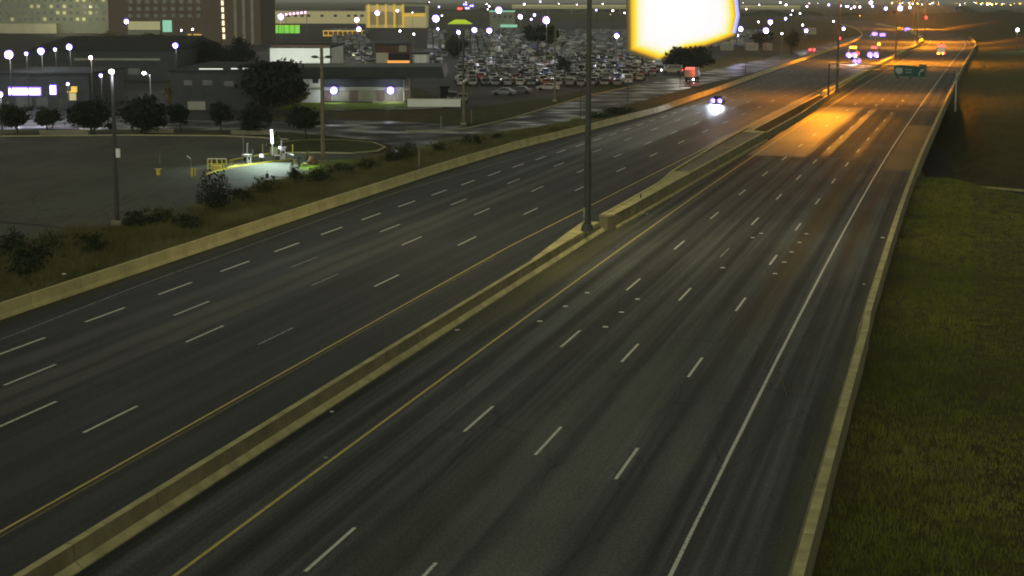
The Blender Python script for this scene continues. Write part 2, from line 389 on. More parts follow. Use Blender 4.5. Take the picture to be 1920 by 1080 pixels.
# painted markings: each dash its own piece of the road it lies on
dash_cache = {}
def dash(s, L, d, w, m, parent, name='lane_dash'):
    h = w/2
    v = [RD(s, d-h, .005), RD(s, d+h, .005), RD(s+L, d+h, .005), RD(s+L, d-h, .005)]
    me = bpy.data.meshes.new(name); me.from_pydata([tuple(p) for p in v], [], [(0,1,2,3)]); me.materials.append(m); return link(name, me, parent)
def lane(d, s0, cyc, L, s1, w, parent, far, worn=()):  # worn lists the dashes that carry the veil of the lens smudge
    df = d if callable(d) else (lambda s: d)
    n0 = math.ceil((30-s0)/cyc); i = n0; mbf = MB()
    while s0 + i*cyc < far:
        s = s0 + i*cyc
        if s < s1: dash(s, L, df(s), w, M['worn_paint'] if i in worn else M['white_paint'], parent)  # listed dashes paler, the veil of a lens smudge put into their paint
        else:
            h = w/2*1.15; mbf.add([RD(s, df(s)-h, .005), RD(s, df(s)+h, .005), RD(s+L, df(s)+h, .005), RD(s+L, df(s)-h, .005)], [(0,1,2,3)])
        i += 1
    if mbf.v: tag(mbf.build('lane_dashes', M['worn_paint'], parent), kind='stuff')
lane(-18.87, 49.93, 18.72, 4.8, 330, .14, nb, 800)
lane(-15.12, 65.7, 18.72, 4.8, 330, .14, nb, 800, worn=(3,))  # worn: the dash under the lens smudge
lane(-11.37, 63.0, 18.72, 4.8, 330, .14, nb, 800)
lane(tab([(60,-45.8),(100,-46.25),(140,-46.4),(180,-46.0),(225,-45.2),(400,-45.0)]), 78.0, 9.51, 4.8, 300, .18, sb, 800)
lane(tab([(60,-41.9),(110,-42.45),(130,-42.5),(170,-42.15),(209,-41.6),(400,-41.4)]), 71.8, 18.85, 4.9, 330, .145, sb, 800, worn=(2,))  # worn, here and below: dashes under the lens smudge
lane(tab([(60,-38.0),(121,-38.6),(180,-38.0),(400,-37.6)]), 64.5, 19.07, 4.9, 330, .145, sb, 800, worn=(2,))
lane(tab([(60,-34.1),(120,-34.6),(187,-34.2),(400,-33.8)]), 64.5, 19.4, 5.0, 330, .145, sb, 800, worn=(1,))
yl = tab([(30,-30.2),(80,-30.5),(123,-30.8),(150,-30.4),(216,-29.7),(400,-29.5),(2000,-29.5)])
strip('edge_line', 20, 900, lambda s: -22.68-.07, lambda s: -22.68+.07, .005, M['yellow_paint'], nb)
strip('edge_line', 20, 900, -7.72, -7.58, .005, M['white_paint'], nb, wob=.012)
strip('edge_line', 20, 900, lambda s: yl(s)-.06, lambda s: yl(s)+.06, .005, M['yellow_paint'], sb)
strip('old_edge_line', 20, 118, lambda s: yl(s)+.22, lambda s: yl(s)+.36, .005, M['old_yellow'], sb)
wl = tab([(60,-47.6),(84,-48.07),(100,-48.9),(140,-49.8),(155,-50.2),(191,-48.6),(260,-46.6),(340,-46.8),(440,-48.6),(900,-54)])
strip('edge_line', 40, 700, lambda s: wl(s)-.05, lambda s: wl(s)+.05, .005, M['worn_paint'], sb)
# deck joints
for (s, a, b, w) in ((203.9,-23.5,-7.7,.35),(192.5,-7.3,-4.1,.5),(303,-22.8,-4.1,1.2),(224,-20,-8,.25),(248,-22.8,-12,.2)):
    v = [RD(s+(0 if abs(d+15)>20 else (d+15)*-.25), d, .006) for d in (a, b)] + [RD(s+w+(d+15)*-.25, d, .006) for d in (b, a)]
    v[0] = RD(s+(a+15)*-.25, a, .006); v[1] = RD(s+(b+15)*-.25, b, .006)
    me = bpy.data.meshes.new('expansion_joint'); me.from_pydata([tuple(p) for p in v], [], [(0,1,2,3)]); me.materials.append(M['dark_steel']); link('expansion_joint', me, nb)

# ---- barriers
JR = [(0,0),(0,.07),(-.16,.30),(-.24,1.0),(-.46,1.0),(-.54,.30),(-.70,.07),(-.70,0)]   # right foot at offset 0
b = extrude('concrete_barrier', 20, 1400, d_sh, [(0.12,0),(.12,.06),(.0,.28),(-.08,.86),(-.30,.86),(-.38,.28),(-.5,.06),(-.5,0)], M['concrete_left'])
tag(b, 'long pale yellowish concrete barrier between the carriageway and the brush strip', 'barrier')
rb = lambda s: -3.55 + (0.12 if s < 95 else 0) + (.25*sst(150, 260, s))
b = extrude('concrete_barrier', 20, 900, rb, [(.05,-.6),(.05,.98),(-.02,1.0),(-.27,1.0),(-.33,.95),(-.42,.3),(-.62,.06),(-.62,-.2)], M['concrete_dirty_shade'])
capm = extrude('barrier_cap', 20, 900, rb, [(.06,1.0),(.06,1.035),(-.30,1.035),(-.30,1.0)], M['concrete'], b)
tag(b, 'concrete barrier between the outer shoulder and the grass bank', 'barrier')
b = extrude('concrete_barrier', 20, 132.6, -25.75, [(0,0),(0,.06),(-.20,.26),(-.215,.26),(-.27,.80),(-.53,.80),(-.60,.26),(-.80,.06),(-.80,0)], M['concrete_dirty_shade'])
capf = tab([(0,0),(112,0),(126,-.5),(132.6,-.62)])
S_ = s_list(20, 132.6)
extrude('barrier_cap', 20, 132.6, -25.75, [(-.26,.80),(-.26,.83),(-.54,.83),(-.54,.80)], M['concrete'], b)
mb = MB(); Q = [(112,-26.05),(126,-26.0),(132.55,-26.0),(132.55,-27.3),(126,-27.05),(112,-26.38)]
mb.prism([RD(s, d, .0) for s, d in Q], (0,0,.834)); mb.build('flared_end', M['concrete'], b)
extrude('barrier_toe', 20, 136, -25.75, [(.012,0),(.012,.062),(-.195,.27),(-.21,.26),(-.02,0)], M['concrete'], b)  # paler concrete paints the light caught by the sloped toe
tag(b, 'narrow median barrier with brown stained and shaded side running up to the tall lamp post', 'barrier')
# wide filled median past the post
mr = tab([(130,-25.55),(140,-25.2),(171,-24.7),(229,-24.0),(268,-23.75),(334,-24.6),(400,-25.4)])
ml = tab([(130,-26.45),(140,-26.3),(161,-26.2),(172,-26.9),(205,-27.3),(240,-27.6),(400,-27.3)])
b = empty('median_island', RD(170, -26), 0, 'wide median of two concrete walls with a concrete filled top past the lamp post', 'median')
def ext2(name, s0, s1, lf, rf, zt, m, zb=0):
    S = s_list(s0, s1); v = []; f = []
    for s in S: v += [RD(s, lf(s), zb), RD(s, lf(s), zt), RD(s, rf(s), zt), RD(s, rf(s), zb)]
    for i in range(len(S)-1):
        for j in range(3): f.append((i*4+j, i*4+j+1, i*4+5+j, i*4+4+j))
    f.append((3,2,1,0)); e = (len(S)-1)*4; f.append((e,e+1,e+2,e+3))
    me = bpy.data.meshes.new(name); me.from_pydata([tuple(p - b.location) if b_local else tuple(p) for p in v], [], f); me.materials.append(m)
    bm = bmesh.new(); bm.from_mesh(me); bmesh.ops.recalc_face_normals(bm, faces=bm.faces); bm.to_mesh(me); bm.free()
    return link(name, me, b)
b_local = True
ext2('wall', 135, 228, lambda s: mr(s)-.25, mr, 1.12, M['concrete_dirty_shade'])
ext2('wall_cap', 135, 228, lambda s: mr(s)-.27, lambda s: mr(s)+.02, 1.155, M['concrete'], 1.121)
ext2('wall', 135, 234, ml, lambda s: ml(s)+.25, 1.12, M['concrete_dirty_shade'])
ext2('wall_cap', 135, 234, lambda s: ml(s)-.02, lambda s: ml(s)+.27, 1.155, M['concrete'], 1.121)
ext2('toe', 135, 228, lambda s: mr(s)+.001, lambda s: mr(s)+.26, .16, M['concrete'])  # toe paler too, its caught light put into the colour
ext2('fill', 135.01, 172, lambda s: ml(s)+.251, lambda s: mr(s)-.251, 1.10, M['concrete'])
ext2('fill', 172.05, 226, lambda s: ml(s)+.251, lambda s: mr(s)-.251, .98, M['concrete_grey'])
mb = MB(); o = b.location
mb.prism([RD(s, d, 0)-o for s, d in ((133.6,-25.55),(134.95,-25.15),(134.95,-26.5),(133.6,-26.2))], (0,0,1.13)); mb.build('end_block', M['concrete_dirty_shade'], b)
# posts standing on the median
def small_post(px, py, top, r, label, m, name='marker_post', z=0, cat='post'):
    p = at(px, py, z); h = z_at(px, top, p) - z
    o = MB().tube((0,0,0), (0,0,h), r, r, 8).build(name, m, None, p); MB().box(-r*1.5, r*1.5, -r*1.5, r*1.5, h, h+.04).build('post_top', m, o); return tag(o, label, cat)
small_post(1201, 372, 364, .05, 'short dark stub post on top of the wide median', M['dark_steel'], z=1.1)
small_post(1345, 304, 280, .04, 'thin grey rod standing on the grey median fill', M['steel'], z=1.0)
# parapets across the bridge and the barrier carrying on beyond
b = extrude('bridge_parapet', 229, 1400, mr, [(0,-.2),(0,.95),(-.26,.95),(-.26,-1.1)], M['concrete_dirty_shade'])
extrude('parapet_cap', 229, 1400, mr, [(.015,.95),(.015,.985),(-.275,.985),(-.275,.95)], M['concrete'], b)
tag(b, 'thin concrete parapet along the near edge of the gap between the bridges', 'parapet')
b = extrude('bridge_parapet', 235, 338, ml, [(0,0),(0,.35),(.28,.35),(.28,-1.2)], M['concrete_dirty_shade'])
extrude('parapet_cap', 235, 338, ml, [(-.01,.35),(-.01,.37),(.29,.37),(.29,.35)], M['concrete'], b)
tag(b, 'low parapet on the far edge of the gap between the bridges', 'parapet')
b = empty('bridge_abutment', RD(229, -26), 0, 'concrete abutment below the near end of the median gap', 'abutment')
o = b.location
MB().prism([RD(s, d, -6.1)-o for s, d in ((228.3,-27.2),(228.3,-24.3),(229.2,-24.3),(232.5,-27.2))], (0,0,7.0)).build('wall', M['concrete_grey'], b)
MB().prism([RD(s, d, .9)-o for s, d in ((228.2,-27.25),(228.2,-24.2),(229.6,-24.2),(233.2,-27.25))], (0,0,.12)).build('wall_cap', M['concrete'], b)
b = empty('bridge_pier', RD(262, -26), 0, 'grey concrete pier cap seen down in the gap between the bridges', 'pier'); o = b.location
MB().prism([RD(s, d, -2.2)-o for s, d in ((256,-27.6),(256,-23.6),(276,-23.6),(276,-27.6))], (0,0,1.3)).build('pier_cap', M['concrete_grey'], b)
for dd in (-27, -24.3): MB().tube(RD(266, dd, -6.1)-o, RD(266, dd, -2.2)-o, .6, .6, 12).build('column', M['concrete_grey'], b)
b = extrude('concrete_barrier', 338, 1400, tab([(330,-26.0),(360,-26.1),(1400,-26.5)]), [(.9,0),(.2,.3),(.1,.95),(-.9,.95),(-1.0,.3),(-1.3,0)], M['concrete'])
tag(b, 'far median barrier beyond the bridge carrying the gantry and lamp posts', 'barrier')
# under the bridges
lr = [RD(s, d) for s, d in ((222,-44),(205,0),(180,90),(216,90),(233,8),(242,0),(296,-3),(300,-44))]
M['lower'] = mat('lower_road_asphalt', (.05,.048,.035), .95, .2, .6, .02)
tag(patch('underpass_road', [(p.x, p.y) for p in lr], -6.08, M['lower'], None, False), 'dark lower road passing under the bridges', kind='structure')
b = MB(); P = [at(1845,351,-5.9), at(1870,353,-5.9), at(1935,358.5,-5.9)]
v = []; 
for p in P: v += [(p.x,p.y,-6.1),(p.x,p.y,-5.85),(p.x,p.y+1.0,-5.85),(p.x,p.y+1.0,-6.1)]
b.add(v, [(i*4+j, i*4+(j+1)%4, i*4+4+(j+1)%4, i*4+4+j) for i in range(2) for j in range(4)] + [(3,2,1,0),(8,9,10,11)])
tag(b.build('kerb', M['concrete']), 'pale kerb along the lower road beyond the grass bank', kind='structure')

# ---- the land left of the highway
M['lot'] = road_mat('old_lot_asphalt', (.096,.097,.078), .12, rough=.9, spec=.06)
M['yard'] = mat('yard_asphalt', (.045,.045,.042), .8, .5, .06, .12)
M['wet'] = mat('wet_asphalt', (.026,.027,.027), .5, .3, .12, .10, bump=.03)
def patchy_gloss(m, lo, hi, sc):
    t = m.node_tree; N, L = t.nodes, t.links; tc = N.new('ShaderNodeTexCoord'); nz = N.new('ShaderNodeTexNoise'); nz.inputs['Scale'].default_value = sc; nz.inputs['Detail'].default_value = 3
    mr_ = N.new('ShaderNodeMapRange'); mr_.inputs[1].default_value = .38; mr_.inputs[2].default_value = .62; mr_.inputs[3].default_value = lo; mr_.inputs[4].default_value = hi
    L.new(tc.outputs['Object'], nz.inputs['Vector']); L.new(nz.outputs[0], mr_.inputs[0]); L.new(mr_.outputs[0], t.nodes['Principled BSDF'].inputs['Roughness'])
patchy_gloss(M['wet'], .32, .8, .16)
M['pad'] = mat('pale_lot_pavement', (.16,.16,.15), .55, .25, .15, .3)
M['grass_lit'] = mat('floodlit_mown_grass', (.14,.20,.02), .9, .3, .6, .05)  # lawn green raised in colour to look floodlit
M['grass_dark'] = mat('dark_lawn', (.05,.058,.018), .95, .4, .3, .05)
M['kerb'] = mat('kerb_concrete', (.36,.34,.2), .85, .2, .8, .2)
M['kerb_yellow'] = mat('yellow_kerb_paint', (.58,.52,.05), .6, .15, 1, .3)
tag(patch('car_lot', [(840,208),(1040,190),(1250,150),(1330,120),(1420,70),(1400,40),(560,40),(560,130),(800,170)], -.07, M['yard']), 'grey asphalt yard of the packed car lot', kind='structure')
tag(patch('service_yard', [(-400,236),(300,236),(600,210),(600,40),(-400,40)], -.075, M['yard']), 'dark asphalt yard around the low buildings', kind='structure')
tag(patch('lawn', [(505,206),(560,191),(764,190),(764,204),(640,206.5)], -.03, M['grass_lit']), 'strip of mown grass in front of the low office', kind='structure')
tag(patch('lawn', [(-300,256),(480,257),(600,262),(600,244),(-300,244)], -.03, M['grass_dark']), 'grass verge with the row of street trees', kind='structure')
tag(patch('pavement', [(600,206),(770,205),(830,202),(830,186),(764,190),(764,203),(640,207)], -.025, M['pad']), 'pale pavement in front of the low office', kind='structure')
# frontage road: runs beside the highway then turns left behind the trees
fr = [(1620,64),(1500,96),(1400,117),(1300,139),(1200,160),(1100,180),(960,222),(890,238),(790,230),(640,222),(480,226),(250,224),(0,222),(-400,222),(-400,243),(0,243),(250,243),(480,244),(600,253),(690,262),(735,273),(730,292),(640,312),(700,302),(800,282),(900,262),(1040,246),(1140,207),(1200,190),(1300,163),(1400,140),(1500,108),(1620,72)]
tag(patch('frontage_road', fr, -.02, M['wet']), 'wet two-way frontage road beside the highway', kind='structure')
tag(patch('lawn', [(870,236),(960,220),(1100,178),(1180,160),(1160,152),(1040,182),(930,196),(840,208),(790,228),(850,236)], -.01, M['grass_dark']), 'dark grass verge between the car lot and the frontage road', kind='structure')
ribbon('kerb', [(760,246),(830,246),(880,240),(900,235),(960,222),(1100,180),(1200,159)], .35, .12, -.02, M['kerb'])
tag(bpy.data.objects['kerb.001'], 'pale kerb along the far side of the frontage road', kind='structure')
# parking lot in front
tag(patch('parking_lot', [(-500,256),(0,256),(240,254),(420,255),(480,258),(560,268),(640,285),(735,288),(690,302),(600,322),(520,345),(420,380),(330,405),(220,422),(80,450),(-60,480),(-500,560)], -.01, M['lot']), 'large dark empty asphalt parking lot', kind='structure')
tag(ribbon('kerb', [(-500,257),(0,256),(240,254),(420,255),(480,258),(540,262)], .4, .14, -.01, M['kerb']), 'long pale kerb along the far edge of the empty parking lot', kind='structure')
isl = [(500,272),(560,264),(640,263),(700,268),(722,277),(708,284),(660,288),(600,287),(540,287)]
tag(patch('lawn', isl, .11, M['grass_dark'], rim=.13), 'rounded grass peninsula inside the parking lot entrance', kind='structure')
tag(ribbon('kerb', [(500,272),(560,264),(640,263),(700,268),(722,277),(708,284),(660,288),(600,287),(540,287)], .3, .15, -.01, M['kerb']), 'pale kerb round the grass peninsula', kind='structure')
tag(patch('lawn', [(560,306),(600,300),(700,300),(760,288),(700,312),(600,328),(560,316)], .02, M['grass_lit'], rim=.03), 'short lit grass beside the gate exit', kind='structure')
# dark repair seams in the lot
for pts in ([(-60,410),(0,416),(80,423),(143,430)],):
    v = []
    for x, y in pts: v += [at(x, y-1.6, -.004), at(x, y+1.6, -.004)]
    me = bpy.data.meshes.new('tar_seam'); me.from_pydata([(p.x,p.y,-.004) for p in v], [], [(i*2,i*2+1,i*2+3,i*2+2) for i in range(len(pts)-1)]); me.materials.append(M['rubber'])
    link('tar_seam', me, bpy.data.objects['parking_lot'])

# ================================================================== VEGETATION (leaf clumps)
def leaf_mesh(name, pts, nrm, size, m, blades=False):
    """many small bent leaf sprays: pts Nx3, size N"""
    n = len(pts); a = rng.normal(size=(n,3)); a /= np.linalg.norm(a, axis=1)[:,None]
    b = np.cross(a, nrm + rng.normal(size=(n,3))*.6); b /= (np.linalg.norm(b, axis=1)[:,None]+1e-9)
    s = size[:,None]
    v = np.concatenate([pts - a*s - b*s*.35, pts - a*s*.2 + b*s*.6, pts + a*s + b*s*.15, pts + a*s*.1 - b*s*.7], axis=1).reshape(-1,3)
    f = np.arange(4*n).reshape(-1,4)
    me = bpy.data.meshes.new(name); me.from_pydata(v.tolist(), [], f.tolist())
    for x in (m if isinstance(m, list) else [m]): me.materials.append(x)
    if isinstance(m, list): me.polygons.foreach_set('material_index', rng.choice(len(m), n, p=[.55,.45] if len(m)==2 else None).astype(np.int32))
    return me
def crown_pts(n, rx, ry, rz, cz, lobes=7, hollow=.45):
    """leaves gathered into ragged clumps spread through an egg-shaped crown"""
    m_ = max(14, lobes*5); d = rng.normal(size=(m_,3)); d /= np.linalg.norm(d, axis=1)[:,None]
    C = d*(rng.uniform(.12,1.0,m_)**.5*rng.uniform(.72,1.02,m_))[:,None]
    C *= 1 + .22*np.sin(3*np.arctan2(C[:,1], C[:,0])+rng.uniform(0,6))[:,None]
    C[:,2] = np.where(C[:,2] < -.6, -.6+(C[:,2]+.6)*.3, C[:,2]*.95); R = rng.uniform(.12,.25,m_)*(1.25-.35*np.linalg.norm(C,axis=1))
    k = rng.integers(0, m_, n); e = rng.normal(size=(n,3)); e[:,2] *= .75
    P = C[k] + e*R[k][:,None]*.8
    return P*np.array([rx,ry,rz]) + np.array([0,0,cz]), e
def tree(px, py, x0, x1, ytop, ybot, label, m, group=None, n=1300, name='tree', cat='tree', trunks=1, leaf=None, lobes=13, lean=0):
    p = at(px, py); k = mpp(p.y); w = (x1-x0)*k/2; zt = z_at(px, ytop, p); zb = max(.3, z_at(px, ybot, p))
    cx = ((x0+x1)/2 - px)*k
    e = empty(name, p, 0, label, cat, group)
    rz = (zt-zb)/2*1.12; cz = (zt+zb)/2
    n = int(n*2.8); P, nr = crown_pts(n, w*1.08, w*1.08, rz*1.05, cz, lobes); P[:,0] += cx
    sz = rng.uniform(.6,1.3,n)*(leaf or max(.15, w*.075))
    link('crown', leaf_mesh('crown', P, nr, sz, m), e)['kind'] = 'stuff'
    t = MB(); tr = max(.09, (zt)*.022)
    for j in range(trunks):
        ox = (j-(trunks-1)/2)*tr*5
        t.tube((ox,0,-.1), (ox+cx*.3, 0, cz*.75), tr*1.25, tr*.8, 8)
        for q in range(4):
            a = q*pi/2 + random.random(); t.tube((ox+cx*.3, 0, cz*.7), (cx+w*.6*math.cos(a), w*.6*math.sin(a), cz+rz*.35*random.uniform(.2,1.4)), tr*.55, tr*.2, 5)
    t.build('trunk', M['bark'], e); return e
LD = [M['leaf_dark'], M['leaf']]; LO = [M['leaf'], M['leaf_olive']]; LK = [M['leaf_dark']]
VG = 'street trees on the verge behind the parking lot'
tree(33,250,0,60,192,241,'dark street tree with an open crown, leftmost on the verge', LD, VG, 1500)
tree(88,248,66,110,203,236,'small thin street tree left of the big round dark one', LD, VG, 900)
tree(175,251,129,208,186,243,'big round dark street tree with two trunks left of the tall lot lamp post', LK, VG, 2400, trunks=2)
tree(272,250,228,312,184,243,'big dark street tree just right of the tall lot lamp post', LK, VG, 2400)
tree(339,249,318,354,194,234,'slim dark street tree, third from the right on the verge', LK, VG, 900)
tree(415,250,393,434,192,236,'dark street tree in front of the lit turning lane', LK, VG, 1100)
tree(474,252,446,506,196,246,'low broad dark street tree left of the lit gate pole', LK, VG, 1300)
tree(574,262,536,602,202,241,'leaning street tree beside the double-arm lamp post', LK, VG, 1500)
tree(508,206,452,566,112,196,'very large dark tree at the left end of the low office', LK, None, 4200, lobes=12)
tree(548,196,540,577,168,197,'orange-yellow shrub at the foot of the low office wall', [M['leaf_yellow'], M['leaf_olive']], None, 700, 'shrub', 'shrub')
tree(328,198,308,356,148,196,'sparse yellowish tree between the dark buildings', [M['leaf_olive'], M['leaf_yellow']], None, 600)
for i, (a, b_, c, d_, lb) in enumerate([(330,385,72,128,'dark tree mass left of the lit-window tower base'),(375,440,80,130,'broad dark tree below the brown tower'),(425,480,70,132,'tall dark tree in front of the brown tower'),(280,330,95,130,'dark tree behind the grey rooftop cabinet')]):
    tree((a+b_)/2, 140, a, b_, c, d_, lb, LK, 'dark trees behind the low dark buildings', 1300)
tree(205,86,190,222,58,82,'yellow tree at the foot of the big grey building', [M['leaf_yellow'], M['leaf_olive']], None, 500)  # yellow and olive are the leaf colours themselves
tree(285,84,262,305,62,82,'green tree by the small lit forecourt', [M['leaf'], M['leaf_olive']], None, 500)
tree(852,108,832,874,70,106,'bushy dark green tree at the left end of the packed car lot', LD, None, 1400)
tree(1288,136,1248,1330,90,133,'dark tree clump below the glowing glare board', LK, None, 1800, lobes=10)
tree(1005,120,985,1048,48,80,'dark hedge-like trees behind the car lot floodlight', LD, None, 1200)
tree(1062,140,1040,1072,104,138,'dark tree beside the lamp post in the car lot', LD, None, 700)
tree(1483,100,1470,1500,56,92,'dark tree beyond the frontage road bend', LK, None, 700)
tree(1425,88,1408,1450,60,84,'low dark tree right of the glowing glare board', LK, None, 600)

def treeline(name, x0, x1, yb, h, label, n=5000):
    p = at((x0+x1)/2, yb); k = mpp(p.y); X = rng.uniform(x0, x1, n); Xw = np.array([x_at(x, yb, p.y) for x in X])
    top = h*(.55+.3*np.sin(Xw*.11/k**.3)+.25*np.sin(Xw*.037+2))
    P = np.stack([Xw, p.y+rng.uniform(-20,20,n), np.clip(rng.uniform(0,1,n)**.7*top*k, .2, None)], 1)
    tag(link(name, leaf_mesh(name, P, rng.normal(size=(n,3)), rng.uniform(.5,1.2,n)*k*1.5, [M['leaf_dark'], M['leaf']])), label, None, None, 'stuff')
treeline('treeline', 1796, 2100, 34, 20, 'dark far treeline on the right horizon', 5000)
treeline('treeline', 1330, 1700, 30, 10, 'dark far tree belt beyond the overpass', 4000)
treeline('treeline', 640, 1180, 22, 8, 'dark far tree belt behind the distant lamps', 4000)
# shrubs in the brush strip
def shrub(px, py, w, h, label, m, n=700, name='shrub', spiky=False, group='shrubs in the brush strip by the barrier'):
    p = at(px, py); k = mpp(p.y); W_, H_ = w*k/2, h*k
    e = empty(name, p, 0, label, 'shrub', group)
    if spiky:
        t = rng.uniform(0,1,n); th = rng.uniform(0,2*pi,n); el = rng.uniform(.15,1.0,n)
        P = np.stack([np.cos(th)*W_*1.15*t*(1.1-el*.6), np.sin(th)*W_*1.1*t*(1.1-el*.6), H_*(.1+.95*t*el)], 1)
        nr = np.stack([np.cos(th), np.sin(th), np.full(n,.5)], 1)
    else:
        n *= 2; P, nr = crown_pts(n, W_*1.15, W_*1.1, H_*.66, H_*.46, 9, .25)
        P[:,2] = np.abs(P[:,2])
    link('foliage', leaf_mesh('foliage', P, nr, rng.uniform(.4,1.2,len(P))*max(.07, W_*.075), m), e)['kind'] = 'stuff'
    t = MB()
    for q in range(4): t.tube((0,0,-.1), (random.uniform(-.5,.5)*W_, random.uniform(-.5,.5)*W_, H_*.7), .05, .02, 5)
    t.build('stem', M['bark'], e); return e
shrub(403,398,70,78,'big spiky dark bush at the lot edge by the gate', LK, 2600, spiky=True)
shrub(551,342,28,32,'small dark bush just right of the little pavement sign', LK, 700)
for (px,py,w,h,lb) in [(50,512,95,70,'broad dark shrub nearest the bottom of the lot, far left'),(95,478,60,40,'pointed dark shrub above the far left broad one'),(20,480,60,48,'dark shrub cut by the left picture edge'),(170,470,60,36,'low olive shrub between the far left shrubs and the lamp post'),(255,425,60,28,'low dark shrub at the foot of the tall lot lamp post'),(300,418,55,30,'leafy shrub a step right of the tall lot lamp post'),(350,428,60,30,'dark shrub low on the slope before the spiky bush'),(450,380,50,28,'olive shrub right of the spiky bush'),(500,362,50,28,'dark shrub below the lit pavement'),(600,340,46,24,'dark shrub between the gate exit and the barrier'),(640,328,50,20,'low shrub below the double-arm lamp post'),(690,318,46,22,'shrub right of the double-arm lamp post'),(735,304,40,22,'shrub left of the plain wooden post'),(765,296,44,28,'rounded shrub beside the plain wooden post'),(822,284,36,18,'low olive shrub right of the wooden post'),(876,276,30,24,'leafy shrub near the kerb of the frontage road'),(895,272,20,22,'narrow shrub next to the leafy kerb shrub'),(935,262,30,12,'thin low shrub far along the strip'),(1160,212,60,10,'dark low bush row by the frontage road'),(1125,222,40,9,'dark low bush left of the far bush row')]:
    shrub(px, py, w, h, lb, LD if random.random() < .6 else LO, 650)

# grass: short stuff made of bent blades
def blades(name, P, h, m, label, spread=.12, per=5):
    n = len(P); P = np.repeat(P, per, 0); h = np.repeat(h, per); N_ = len(P)
    P = P + np.concatenate([rng.normal(size=(N_,2))*spread, np.zeros((N_,1))], 1)
    a = rng.uniform(0, 2*pi, N_); dx, dy = np.cos(a), np.sin(a); w = rng.uniform(.007,.018,N_)*(1 if per > 5 else 1.15)
    hh = h*rng.uniform(.5,1.25,N_); ln = rng.uniform(.1,.75,N_)*hh; b = rng.uniform(0,2*pi,N_)
    v = np.empty((N_,3,3)); v[:,0] = P; v[:,1] = P; v[:,2] = P
    v[:,0,0] -= dx*w; v[:,0,1] -= dy*w; v[:,1,0] += dx*w; v[:,1,1] += dy*w
    v[:,2,0] += np.cos(b)*ln; v[:,2,1] += np.sin(b)*ln; v[:,2,2] += hh
    me = bpy.data.meshes.new(name); me.vertices.add(3*N_); me.vertices.foreach_set('co', v.reshape(-1))
    me.loops.add(3*N_); me.polygons.add(N_)
    me.loops.foreach_set('vertex_index', np.arange(3*N_, dtype=np.int32)); me.polygons.foreach_set('loop_start', np.arange(0,3*N_,3,dtype=np.int32))
    for x in m: me.materials.append(x)
    # clumped colour: pick blade material by a smooth field plus chance
    fld = np.sin(P[:,0]*.31+P[:,1]*.13)+np.sin(P[:,0]*.11-P[:,1]*.21+1.3)+.8*np.sin(P[:,1]*.05+.4*np.sin(P[:,0]*.3)) + rng.normal(size=N_)*.9
    q = np.clip(((fld+2.6)/5.2*len(m)).astype(np.int32), 0, len(m)-1)
    me.polygons.foreach_set('material_index', q)
    me.update(); me.validate(); return tag(link(name, me), label, None, None, 'stuff')
M['b1'] = mat('grass_blade_deep', (.125,.155,.026), .85, .3, .3, .1)
M['b2'] = mat('grass_blade_green', (.19,.215,.036), .85, .3, .3, .1)
M['b3'] = mat('grass_blade_dry', (.25,.225,.055), .85, .3, .3, .1)
M['b4'] = mat('weed_blade', (.125,.135,.052), .9, .3, .3, .1)
M['b6'] = mat('weed_brown', (.165,.15,.07), .9, .35, .3, .1); M['b5'] = mat('weed_dry', (.13,.105,.035), .9, .3, .3, .1)
n = 52000
s = 38 + 175*rng.uniform(0,1,n)**1.5; d = -3.2 + 36*rng.uniform(0,1,n)**1.15
XY = [(lambda q: (q.x, q.y))(RD(a, b)) for a, b in zip(s, d)]
P = np.array([(x, y, ground_z(x, y)) for x, y in XY]); P = P[P[:,2] > -5]
s_d = np.array([road_inv(x, y)[1] for x, y in P[:,:2]])
hgt = np.where(s_d < 2.0, .30, .17)*rng.uniform(.6,1.4,len(P))
blades('grass', P, hgt, [M['b1'],M['b1'],M['b2'],M['b2'],M['b3']], 'yellowish green grass on the bank outside the barrier', .14, 8)
n = 42000
s = 70 + 190*rng.uniform(0,1,n); t = rng.uniform(0,1,n)
inner = np.array([d_sh(a) for a in s]) - .7
outer = np.interp(s, [70,115,135,176,198,221,247,287], [-68,-67.5,-63.5,-65.4,-63,-62.5,-57,-53])
d = inner + (outer-inner)*t
P = np.array([(lambda q: (q.x, q.y, -.12))(RD(a, b)) for a, b in zip(s, d)])
blades('tall_grass', P, np.full(n,.5)*rng.uniform(.4,1.2,n)*(1+.9*(np.sin(s*.35)*np.sin(d*.8+s*.11)>.35)), [M['b4'],M['b6'],M['b4'],M['b6'],M['b4'],M['b5']], 'brown and olive weeds filling the strip behind the pale barrier', .2, 6)
n = 26000
s = 205+420*rng.uniform(0,1,n)**1.2; d = -2.6+75*rng.uniform(0,1,n)
P = np.array([(lambda q: (q.x, q.y, ground_z(q.x, q.y)))(RD(a, b)) for a, b in zip(s, d)])
blades('grass', P, np.full(n,.5)*rng.uniform(.5,1.5,n), [M['b1'],M['b5'],M['b1'],M['b5']], 'dark rough grass on the far slope beyond the lower road', .5, 4)

